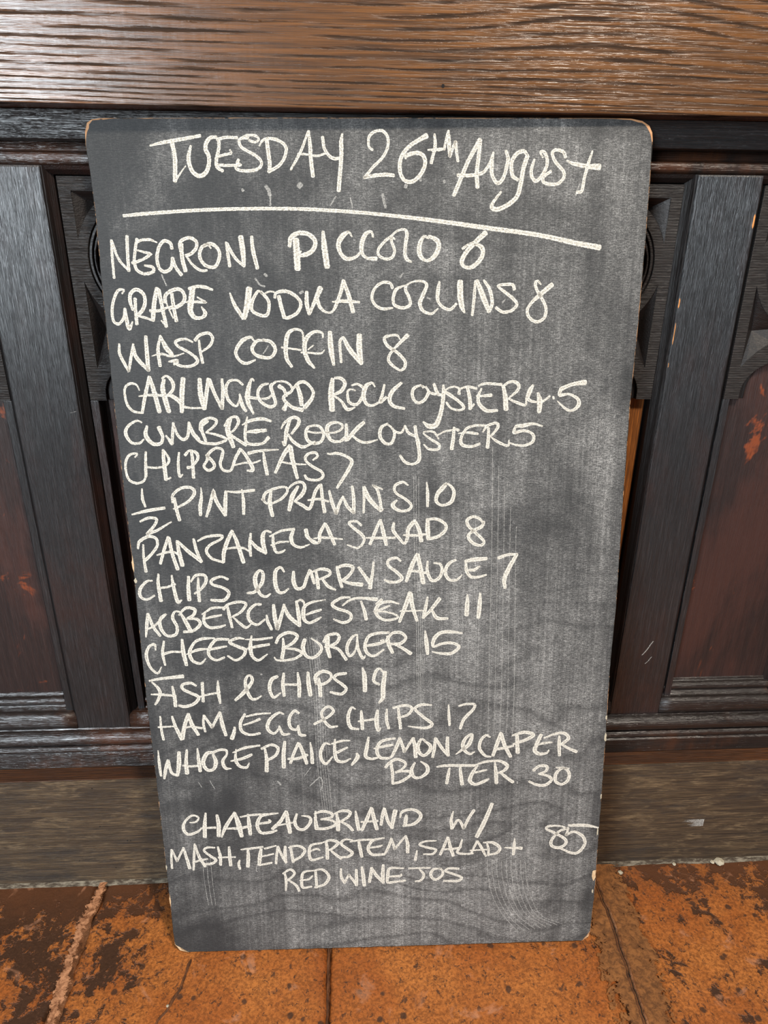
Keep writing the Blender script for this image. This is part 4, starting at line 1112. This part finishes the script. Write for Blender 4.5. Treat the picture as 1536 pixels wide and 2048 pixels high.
2062,4799,505 2034,4697,570 2069,4575,445 2164,4547,414 2262,4640,445 2249,4726,349 2141,4815,190
2344,4819,696 2346,4672,603 2371,4550,446
2298,4760,380 2348,4844,411 2459,4868,411 2497,4815,412 2440,4731,444 2312,4690,317
2375,4698,349 2485,4652,413 2578,4511,447
2725,4853,190 2672,4829,348 2615,4753,444 2589,4650,445 2619,4562,383 2675,4596,319 2712,4699,223 2725,4853,222
2725,4853,190 2728,4681,414 2786,4527,384 2821,4558,192
3124,4870,349 2982,4865,412 2870,4824,444 2820,4696,477 2851,4592,447 2938,4555,352 3059,4639,255
2828,4693,318 2980,4719,446 3092,4751,223
3020,4764,254 3060,4769,254
3111,4819,445 3123,4707,542 3170,4593,448
3089,4759,318 3172,4861,413 3283,4862,413 3339,4788,414 3267,4717,447 3139,4715,319
3203,4705,319 3298,4654,415 3402,4576,545
#15
3585,4882,191 3602,4731,575 3619,4565,417
4056,4841,224 3936,4861,415 3792,4856,478 3705,4780,543 3690,4668,384 3810,4705,384 3938,4709,384 4019,4652,449 3924,4567,450 3787,4570,353 3675,4594,160
#FISH
64,4272,285 193,4296,380 401,4317,475 489,4324,602
94,4251,222 166,4164,413 183,4093,446 151,4004,383 105,3934,256
70,4081,223 205,4074,350 379,4049,319
347,4186,286 362,4035,479 364,3906,481
649,4188,255 585,4228,382 480,4209,413 475,4148,414 574,4087,447 669,4027,448 611,3939,449 495,3897,449 408,3912,352
729,4230,414 727,4097,415 722,3963,417
662,4027,224 796,4063,288 926,4083,256
930,4255,191 926,4092,512 940,3931,289
#&
1135,3971,353 1246,4075,545 1358,4215,479 1363,4294,383 1321,4316,319 1280,4243,415 1289,4119,481 1338,3996,450 1402,3982,354 1476,4025,193
#CHIPS
1691,4295,447 1617,4253,544 1583,4129,481 1628,4003,419 1725,4064,193
1773,4337,319 1757,4178,513 1766,4018,419
1741,4179,353 1942,4174,353
1953,4342,256 1966,4173,546 1959,4004,452
2085,4347,352 2087,4188,610 2105,4018,549
2218,4256,353 2230,4131,548 2234,4003,485
2183,4168,290 2179,4283,513 2269,4352,480 2365,4323,417 2375,4252,353 2280,4175,418 2175,4177,289
2573,4318,385 2460,4303,449 2419,4251,386 2521,4160,451 2568,4096,420 2502,4027,421 2365,4057,355
#19
2783,4392,225 2806,4277,612 2810,4064,615
3048,4324,225 3000,4375,321 2951,4327,418 2925,4203,420 2997,4148,291
3072,4324,547 3046,4112,648 3039,3959,585 2986,3888,261
#HAM,
154,3762,257 153,3571,355 168,3424,357
116,3608,258 343,3617,258
306,3758,322 342,3602,452 405,3426,552
412,3432,552 456,3618,549 519,3789,483
519,3789,418 555,3633,549 625,3485,455
429,3578,226 537,3606,291 680,3579,324
717,3528,324 702,3648,356 718,3765,322
718,3760,322 811,3590,454 811,3590,389 926,3805,387
929,3802,290 944,3641,551 982,3466,423
1103,3582,325 1090,3509,488 1057,3418,620
#EGG
1577,3774,194 1406,3766,324 1258,3733,259
1244,3770,323 1179,3635,454 1197,3516,423 1308,3467,391 1427,3486,326
1219,3612,227 1335,3649,325 1434,3692,389
1746,3757,227 1682,3777,357 1564,3680,487 1528,3553,489 1603,3477,392 1671,3540,261 1681,3585,196
1681,3585,228 1725,3465,425 1815,3468,229
1945,3765,325 1886,3799,389 1817,3692,455 1827,3563,424 1899,3525,327 1931,3588,228
1931,3588,228 1946,3459,491 2019,3438,328
#&
2139,3601,359 2314,3697,391 2395,3786,391 2327,3851,357 2243,3772,390 2264,3662,424 2343,3559,426 2441,3562,262
#CHIPS
2680,3806,196 2627,3825,358 2583,3690,490 2613,3543,492 2719,3512,296
2756,3777,326 2762,3649,524 2768,3511,460
2718,3628,295 2934,3653,361
2969,3780,392 2954,3625,623 2974,3487,461 3007,3523,197
3091,3795,261 3085,3640,427 3114,3511,395
3239,3810,327 3254,3654,427 3270,3507,429
3173,3811,327 3329,3844,392 3419,3796,426 3361,3706,394 3230,3664,230
3672,3839,262 3541,3847,425 3460,3786,393 3575,3664,428 3683,3560,462 3592,3507,430 3369,3537,165
#17
3898,3835,197 3904,3674,395 3914,3536,331
4033,3817,296 4131,3842,328 4233,3834,362 4223,3766,428 4103,3623,463 4056,3486,398
#WHOLE
82,3269,130 81,3072,393 88,2887,329
127,2844,329 155,2976,492 200,3116,458
200,3116,425 229,2936,394 307,2887,428
307,2887,395 338,3065,623 352,3233,489
458,3268,294 433,3081,525 433,2915,593
385,3036,230 491,3020,328 607,3029,329
596,3282,228 600,3114,492 609,2944,494
818,3220,327 718,3205,556 656,3075,558 701,2961,494 784,2968,461 824,3070,592 792,3202,327
801,3221,393 886,3256,393 970,3244,360 971,3179,295 916,3087,460 942,2982,462 1019,2971,165
1055,3210,197 1215,3275,426 1414,3306,262
1099,3259,164 1086,3101,461 1133,3005,462 1223,2984,363 1260,3049,198
1022,3084,197 1173,3117,428 1300,3173,395
#PLAICE,
1480,3249,328 1493,3089,495 1484,2919,563
1436,3256,361 1562,3312,394 1650,3263,427 1620,3161,428 1518,3089,363
1744,3353,394 1720,3177,560 1714,2970,563
1924,3330,427 1861,3192,429 1805,3033,430
1932,3320,394 1981,3170,561 2020,3018,464
1774,3096,297 1898,3097,430 2033,3149,363
2077,3331,197 2092,3185,429 2095,3025,531
2343,3294,198 2269,3311,362 2213,3201,462 2213,3088,464 2273,3007,399 2363,3112,199
2604,3349,165 2485,3342,330 2360,3305,264
2403,3373,230 2395,3214,463 2420,3063,498 2510,3032,399 2603,3077,199
2431,3176,430 2565,3247,265
2687,3154,299 2694,3093,598 2617,2982,333
#LEMON
2845,3389,297 2821,3240,530 2803,3109,499 2877,3066,433 2977,3085,233
3195,3364,298 3046,3337,430 2979,3282,464 2953,3180,498 2994,3085,466 3094,3069,400 3152,3090,300
2916,3219,232 3062,3252,398 3165,3268,332
3152,3096,400 3211,3229,498 3258,3368,397
3261,3359,364 3319,3161,499 3319,3161,366 3435,3363,364
3435,3363,398 3460,3223,566 3469,3075,534
3601,3312,233 3543,3342,365 3497,3240,565 3514,3146,534 3577,3097,434 3652,3161,534 3660,3245,499 3585,3313,266
3726,3356,332 3718,3216,467 3695,3069,401
3734,3346,399 3810,3213,467 3903,3088,469
3903,3088,402 3890,3211,534 3888,3360,432
#&
4004,3104,167 4086,3168,401 4176,3250,601 4215,3389,399 4141,3354,433 4093,3243,534 4128,3148,469 4196,3104,369 4254,3135,201
#CAPER
4457,3349,233 4398,3375,367 4334,3302,434 4320,3180,469 4395,3074,403 4474,3053,235
4597,3407,467 4552,3249,569 4502,3071,471
4606,3397,433 4644,3247,569 4738,3046,472
4513,3160,369 4646,3181,436 4771,3209,302
4816,3354,501 4820,3242,536 4834,3106,606
4754,3365,301 4906,3408,501 5032,3371,468 4960,3309,502 4770,3234,335
5133,3364,536 5081,3225,571 5060,3132,606 5121,3079,506 5221,3089,337 5250,3132,202
5081,3206,202 5180,3241,370 5284,3248,269
5177,3317,235 5325,3374,369 5442,3379,469 5504,3308,504 5449,3244,471 5392,3204,303
5377,3339,302 5383,3226,505 5396,3047,440
5417,3216,303 5504,3157,405 5622,3097,473
#BUTTER
3140,2986,401 3159,2833,436 3158,2683,337
3067,2931,435 3126,3006,434 3227,3050,434 3335,2985,401 3293,2906,335 3201,2851,335
3201,2855,235 3360,2866,403 3402,2811,437 3276,2711,438 3158,2680,371
3457,2992,268 3414,2883,503 3444,2777,471 3528,2765,404 3621,2839,538 3620,2935,503 3536,3009,201
3755,2921,269 3897,2936,437 4267,2926,404
3923,2897,269 3907,2793,472 3887,2662,440
4062,2922,303 4076,2788,507 4096,2642,543
4301,2925,236 4236,2821,507 4201,2697,576 4274,2637,475 4392,2682,475 4455,2715,271
4253,2817,338 4421,2855,270
4267,2935,236 4401,2979,370 4568,2994,303
4527,2985,236 4549,2813,508 4559,2648,510
4501,2986,236 4602,2983,405 4698,2914,541 4658,2838,440 4566,2802,305
4608,2811,339 4695,2731,475 4786,2655,443
#30
5056,2827,441 5129,2892,407 5231,2889,441 5226,2816,408 5126,2773,238
5126,2777,238 5256,2738,409 5306,2675,478 5228,2600,479 5108,2607,410 5004,2660,341
5539,2846,170 5437,2845,374 5364,2770,477 5365,2654,478 5450,2603,411 5532,2668,479 5539,2784,443 5470,2853,374 5360,2862,204
#CHATEAUBRIAND
407,2158,168 492,2165,302 531,2233,268 449,2265,335 350,2180,369 315,2062,471 375,1971,439 497,2007,371 554,2054,236
633,2298,268 606,2112,572 595,1924,541
552,2064,236 746,2068,405
781,2261,403 794,2106,607 783,1932,576
821,1916,271 891,2083,540 1023,2296,403
1022,2286,403 1062,2118,743 1093,1918,577
872,2048,237 1075,2048,440 1230,2083,304
1094,2225,236 1256,2250,337 1493,2258,304
1198,2261,303 1206,2113,575 1213,1944,509
1608,2268,202 1459,2253,405 1364,2217,472 1315,2090,508 1359,1969,475 1495,1969,442 1573,1998,306
1324,2110,304 1486,2134,440 1472,2174,203
1714,2295,405 1631,2140,542 1518,2024,509
1722,2285,405 1732,2136,644 1754,1957,579
1534,2063,237 1791,2115,305
1856,2251,304 1825,2114,475 1872,2013,476 1957,2010,443 2037,2117,475 2023,2196,373 1922,2219,203
2111,2282,271 2106,2144,475 2119,2005,613
2093,2244,237 2204,2280,440 2322,2246,407 2328,2187,340 2183,2152,340
2183,2158,238 2335,2127,340 2376,2067,409 2264,2010,443 2136,2004,409
2398,2234,339 2411,2095,579 2408,1976,581
2364,2235,237 2475,2281,407 2577,2258,441 2549,2180,408 2437,2104,341
2446,2114,306 2538,2052,409 2608,1965,445
2653,2270,238 2668,2127,545 2690,1971,513
2866,2318,340 2813,2162,545 2733,1965,445
2875,2308,408 2898,2159,580 2939,1975,548
2727,2095,307 2952,2106,307
3040,2303,408 3018,2195,477 2996,2041,411
3045,2293,442 3086,2114,479 3145,1992,480
3145,1982,412 3163,2112,581 3192,2259,681
3342,2185,342 3334,2106,582 3325,2017,480
3257,2148,205 3283,2237,409 3411,2272,409 3517,2220,513 3534,2140,514 3445,2043,480 3299,2018,309
#W/
3983,2225,171 3956,2087,447 3970,1950,483
3970,1950,414 4054,2084,344 4134,1951,484 4134,1951,414 4192,2099,447 4266,2232,480
4512,2327,514 4417,2052,656 4314,1810,590
#85
5557,1906,314 5468,1943,279 5312,1948,383 5275,1905,348 5387,1841,419 5541,1734,455 5554,1652,456 5469,1594,492 5366,1628,456 5358,1720,455 5455,1859,384 5578,1906,384
5997,1902,245 5816,1944,523 5586,1952,418
5583,1905,279 5555,1795,420 5555,1795,420 5665,1848,384 5789,1767,491 5826,1644,457 5746,1513,494 5650,1502,423 5488,1583,316
#MASH,
127,1738,271 113,1567,341 110,1434,308
135,1728,271 188,1544,375 188,1544,341 294,1763,305
291,1763,305 321,1600,443 350,1426,479
448,1818,237 423,1597,375 402,1397,274
455,1798,237 493,1615,443 566,1449,411
400,1516,205 514,1553,342 609,1570,205
716,1749,238 614,1753,340 567,1704,340 655,1610,410 719,1546,410 646,1488,411 535,1495,274
759,1758,306 783,1605,444 778,1467,411
756,1590,308 987,1588,240
912,1753,341 911,1601,479 915,1454,480
#TENDERSTEM,
1044,1535,240 1026,1475,378 1039,1392,378
1071,1707,205 1226,1722,376 1372,1738,307
1166,1710,307 1163,1572,548 1149,1426,516
1345,1708,410 1321,1567,583 1306,1449,447
1553,1752,239 1397,1711,342
1314,1445,310 1480,1480,344
1339,1583,240 1512,1622,274
1578,1741,342 1554,1600,378 1539,1462,344
1578,1741,342 1631,1577,412 1681,1473,379
1678,1473,345 1670,1617,481 1676,1738,376
1749,1736,377 1761,1614,412 1778,1480,448
1723,1716,240 1844,1743,377 1941,1679,412 1897,1578,413 1773,1495,345
2180,1778,309 2033,1743,377 2003,1626,447 2033,1507,449 2190,1548,276
1985,1631,172 2099,1684,344 2150,1658,206
2240,1800,343 2250,1679,482 2249,1520,484
2188,1782,206 2310,1818,411 2403,1771,481 2340,1696,413 2262,1654,275
2288,1667,241 2355,1594,414 2443,1515,450
2601,1813,206 2498,1822,343 2445,1757,412 2529,1670,448 2594,1606,449 2535,1543,415 2423,1541,242
2566,1786,241 2722,1809,344 2876,1808,344
2687,1786,344 2702,1684,517 2725,1537,450
3040,1831,241 2911,1809,379 2850,1761,448 2814,1660,483 2873,1567,450 3038,1567,381
2823,1676,242 2961,1696,345 3010,1715,207
3043,1571,312 3099,1692,415 3135,1822,345
3135,1822,310 3182,1648,415 3182,1648,346 3333,1856,276
3333,1856,310 3359,1724,519 3359,1585,486
3489,1614,208 3477,1536,348 3463,1459,418
#SALAD
3753,1762,208 3601,1756,311 3523,1708,312 3636,1654,382 3749,1619,382 3706,1549,348 3581,1549,244
3912,1817,312 3870,1687,417 3811,1536,418
3921,1807,312 3948,1664,487 3994,1509,489
3836,1617,243 4001,1625,348 4105,1649,209
4112,1770,243 4088,1659,383 4051,1562,384 4160,1534,349 4273,1541,279
4246,1552,314 4321,1737,348
4326,1737,313 4384,1629,419 4449,1488,315
4228,1589,262 4455,1596,262
4461,1688,279 4481,1606,349 4483,1503,350
4408,1710,244 4539,1706,453 4637,1621,489 4605,1540,420 4483,1509,280
#+
4707,1619,210 4944,1601,525
4842,1761,209 4838,1635,490 4834,1502,386
#RED
1649,1310,277 1665,1185,417 1654,1014,244
1626,1294,277 1724,1359,380 1788,1301,381 1736,1224,347 1664,1174,278
1699,1184,278 1800,1097,418 1840,1001,384
2053,1333,243 1913,1305,381 1882,1177,417 1895,1056,419 2017,1068,279
1856,1174,209 1978,1191,348 2036,1245,208
2078,1326,347 2083,1191,418 2087,1049,419
2035,1328,208 2175,1343,381 2261,1227,452 2202,1104,419 2060,1052,314
#WINE
2432,1349,278 2432,1221,418 2478,1111,419
2478,1111,349 2537,1248,314 2537,1248,348 2647,1071,420
2642,1067,490 2644,1193,489 2643,1328,383
2722,1366,348 2738,1231,558 2752,1059,526
2853,1352,313 2842,1228,454 2823,1113,420
2856,1351,418 2921,1225,524 3016,1107,491
3016,1092,421 3012,1242,559 3019,1391,383
3306,1326,245 3114,1332,419 3082,1219,490 3077,1105,421 3147,1102,421 3326,1123,316
3095,1198,280 3253,1203,385 3271,1234,210
#JOS
3376,1323,280 3673,1324,280
3524,1304,245 3586,1212,386 3543,1120,387 3467,1102,281
3831,1308,210 3717,1291,421 3683,1199,457 3745,1123,422 3836,1183,387 3849,1266,351 3796,1315,245
4073,1294,351 3936,1305,386 3893,1258,351 4025,1197,387 4118,1146,388 4062,1092,424 3865,1098,317
"""
def flush(name, strokes, k0, label=None, mat='chalk'):
    if not strokes: return
    bm = bmesh.new(); al = bm.verts.layers.float.new('edge')
    for k, pts in enumerate(strokes): stroke(bm, al, pts, -.00018 - .000006 * k, k * 1.37)
    me = bpy.data.meshes.new(name); bm.to_mesh(me); bm.free()
    o = link(name, me, M[mat], root)
    if label: o['label'] = label
cur = []; nm = None
for l in WRITING.strip().splitlines() + ['#']:
    if l.startswith('#'):
        if nm == 'chalk rule': flush('chalk_rule', cur, 0, 'long curved white chalk rule under the date')
        elif nm: flush('chalk_word', cur, 0, 'white handwritten chalk reading ' + nm)
        cur = []; nm = l[1:]
    else:
        cur.append([[float(a) / s for a, s in zip(q.split(','), (1e4, 1e4, 1e5))] for q in l.split()])
# faint rubbed marks and wipe arcs, widths in mm
random.seed(3)
SM = []
def sm(w, *p): SM.append([[a, b, w / 1000] for a, b in p])
sm(4, (0.1841, 1.0074), (0.1871, 1.0034), (0.1880, 0.9984))
sm(7, (0.2202, 1.0087), (0.2212, 1.0077))
sm(2, (0.1885, 0.9984), (0.1880, 0.9884))
sm(3, (0.3097, 0.9989), (0.3113, 0.9918), (0.3128, 0.9857))
sm(1.5, (0.2592, 0.9971), (0.2530, 0.9881))
sm(1.5, (0.2749, 0.9955), (0.2769, 0.9854))
sm(4, (0.3353, 1.0078), (0.3347, 1.0058))
sm(3, (0.1587, 1.0045), (0.1597, 1.0030))
sm(2.5, (0.3504, 1.0167), (0.3510, 1.0122))
sm(3, (0.3765, 1.0121), (0.3771, 1.0106))
sm(1.6, (0.0649, 0.9182), (0.0694, 0.9065))
sm(3, (0.1784, 0.9179), (0.1805, 0.9158))
sm(2, (0.1676, 0.9132), (0.1723, 0.9068), (0.1777, 0.9047))
sm(3, (0.2163, 0.8974), (0.2198, 0.8990))
sm(2, (0.3621, 0.8904), (0.3587, 0.8915))
sm(2, (0.3318, 0.9178), (0.3284, 0.9136))
sm(1.5, (0.4471, 0.8892), (0.4438, 0.8854))
sm(2, (0.5241, 1.0080), (0.5204, 0.9969))
sm(2.4, (0.1481, 0.4326), (0.1494, 0.4326))
sm(2.2, (0.1624, 0.2759), (0.1662, 0.2704))
sm(2, (0.1832, 0.3394), (0.1864, 0.3393))
sm(1.5, (0.2049, 0.2677), (0.2132, 0.2759), (0.2187, 0.2804), (0.2225, 0.2726), (0.2194, 0.2611))
sm(1.4, (0.1784, 0.8407), (0.1722, 0.8319))
sm(1, (0.0722, 0.2800), (0.0780, 0.2669))
sm(1, (0.0575, 0.2774), (0.0609, 0.2697))
sm(2.4, (0.2282, 0.0717), (0.2288, 0.0682))
sm(2.5, (0.3893, 0.0538), (0.3907, 0.0538))
sm(1.2, (0.1280, 0.1462), (0.1261, 0.1364), (0.1274, 0.1339))
sm(1, (0.1988, 0.2840), (0.2072, 0.2960))
sm(2, (0.4844, 0.2665), (0.4845, 0.2634))
sm(0.7, (0.4470, 0.1421), (0.4492, 0.1129), (0.4573, 0.0788), (0.4725, 0.0482), (0.4953, 0.0185))
sm(0.7, (0.4537, 0.1419), (0.4559, 0.1127), (0.4641, 0.0786), (0.4794, 0.0479), (0.5032, 0.0200))
sm(0.7, (0.4603, 0.1417), (0.4626, 0.1125), (0.4708, 0.0783), (0.4862, 0.0477), (0.5111, 0.0215))
sm(0.7, (0.4670, 0.1414), (0.4694, 0.1122), (0.4776, 0.0781), (0.4931, 0.0474), (0.5190, 0.0229))
sm(0.7, (0.4737, 0.1412), (0.4761, 0.1120), (0.4844, 0.0779), (0.4999, 0.0472), (0.5269, 0.0244))
sm(0.7, (0.4804, 0.1410), (0.4828, 0.1118), (0.4912, 0.0776), (0.5068, 0.0469), (0.5348, 0.0258))
sm(0.7, (0.4870, 0.1408), (0.4896, 0.1115), (0.4980, 0.0774), (0.5136, 0.0467), (0.5427, 0.0273))
sm(0.7, (0.4937, 0.1406), (0.4963, 0.1113), (0.5048, 0.0771), (0.5205, 0.0464), (0.5506, 0.0288))
sm(0.7, (0.5004, 0.1403), (0.5030, 0.1111), (0.5116, 0.0769), (0.5273, 0.0462), (0.5585, 0.0302))
sm(0.5, (0.4377, 0.7225), (0.4401, 0.5982), (0.4414, 0.4643), (0.4424, 0.3346))
sm(0.5, (0.4457, 0.6983), (0.4476, 0.5981), (0.4498, 0.4431), (0.4504, 0.3344))
sm(0.5, (0.4537, 0.6737), (0.4550, 0.5980), (0.4583, 0.4217), (0.4584, 0.3342))
sm(0.5, (0.4619, 0.6487), (0.4625, 0.5978), (0.4668, 0.4000), (0.4665, 0.3340))
sm(0.5, (0.4702, 0.6233), (0.4699, 0.5977), (0.4755, 0.3780), (0.4745, 0.3337))
sm(0.6, (0.3470, 0.5143), (0.3477, 0.4664), (0.3486, 0.3812))
sm(0.6, (0.3495, 0.5143), (0.3503, 0.4664), (0.3512, 0.3666))
sm(0.6, (0.3521, 0.5142), (0.3529, 0.4663), (0.3539, 0.3518))
sm(0.6, (0.3546, 0.5142), (0.3554, 0.4663), (0.3566, 0.3369))
sm(0.5, (0.2088, 0.4833), (0.2148, 0.3990), (0.2157, 0.3108), (0.2221, 0.2180))
sm(0.5, (0.2120, 0.4832), (0.2180, 0.3990), (0.2190, 0.3107), (0.2254, 0.2140))
sm(0.5, (0.2152, 0.4832), (0.2212, 0.3989), (0.2223, 0.3106), (0.2287, 0.2099))
sm(0.5, (0.2183, 0.4831), (0.2245, 0.3988), (0.2256, 0.3106), (0.2320, 0.2058))
sm(0.5, (0.2215, 0.4830), (0.2277, 0.3987), (0.2290, 0.3105), (0.2353, 0.2017))
sm(0.45, (0.3437, 0.6876), (0.3444, 0.6127), (0.3457, 0.5345))
sm(0.45, (0.3467, 0.6876), (0.3475, 0.6127), (0.3489, 0.5344))
sm(0.45, (0.3497, 0.6875), (0.3505, 0.6126), (0.3520, 0.5343))
sm(0.6, (0.0534, 0.1593), (0.0538, 0.1182), (0.0566, 0.0804))
sm(0.6, (0.0588, 0.1591), (0.0593, 0.1180), (0.0615, 0.0802))
sm(0.6, (0.0643, 0.1590), (0.0648, 0.1178), (0.0664, 0.0800))
bm = bmesh.new(); al = bm.verts.layers.float.new('edge')
for k, s_ in enumerate(SM): stroke(bm, al, s_, -.00006 - .0000006 * k, k * 2.1, 1.6)
me = bpy.data.meshes.new('chalk_smear'); bm.to_mesh(me); bm.free(); o = link('chalk_smear', me, M['smear'], root); o['label'] = 'faint rubbed chalk marks'; o['kind'] = 'stuff'
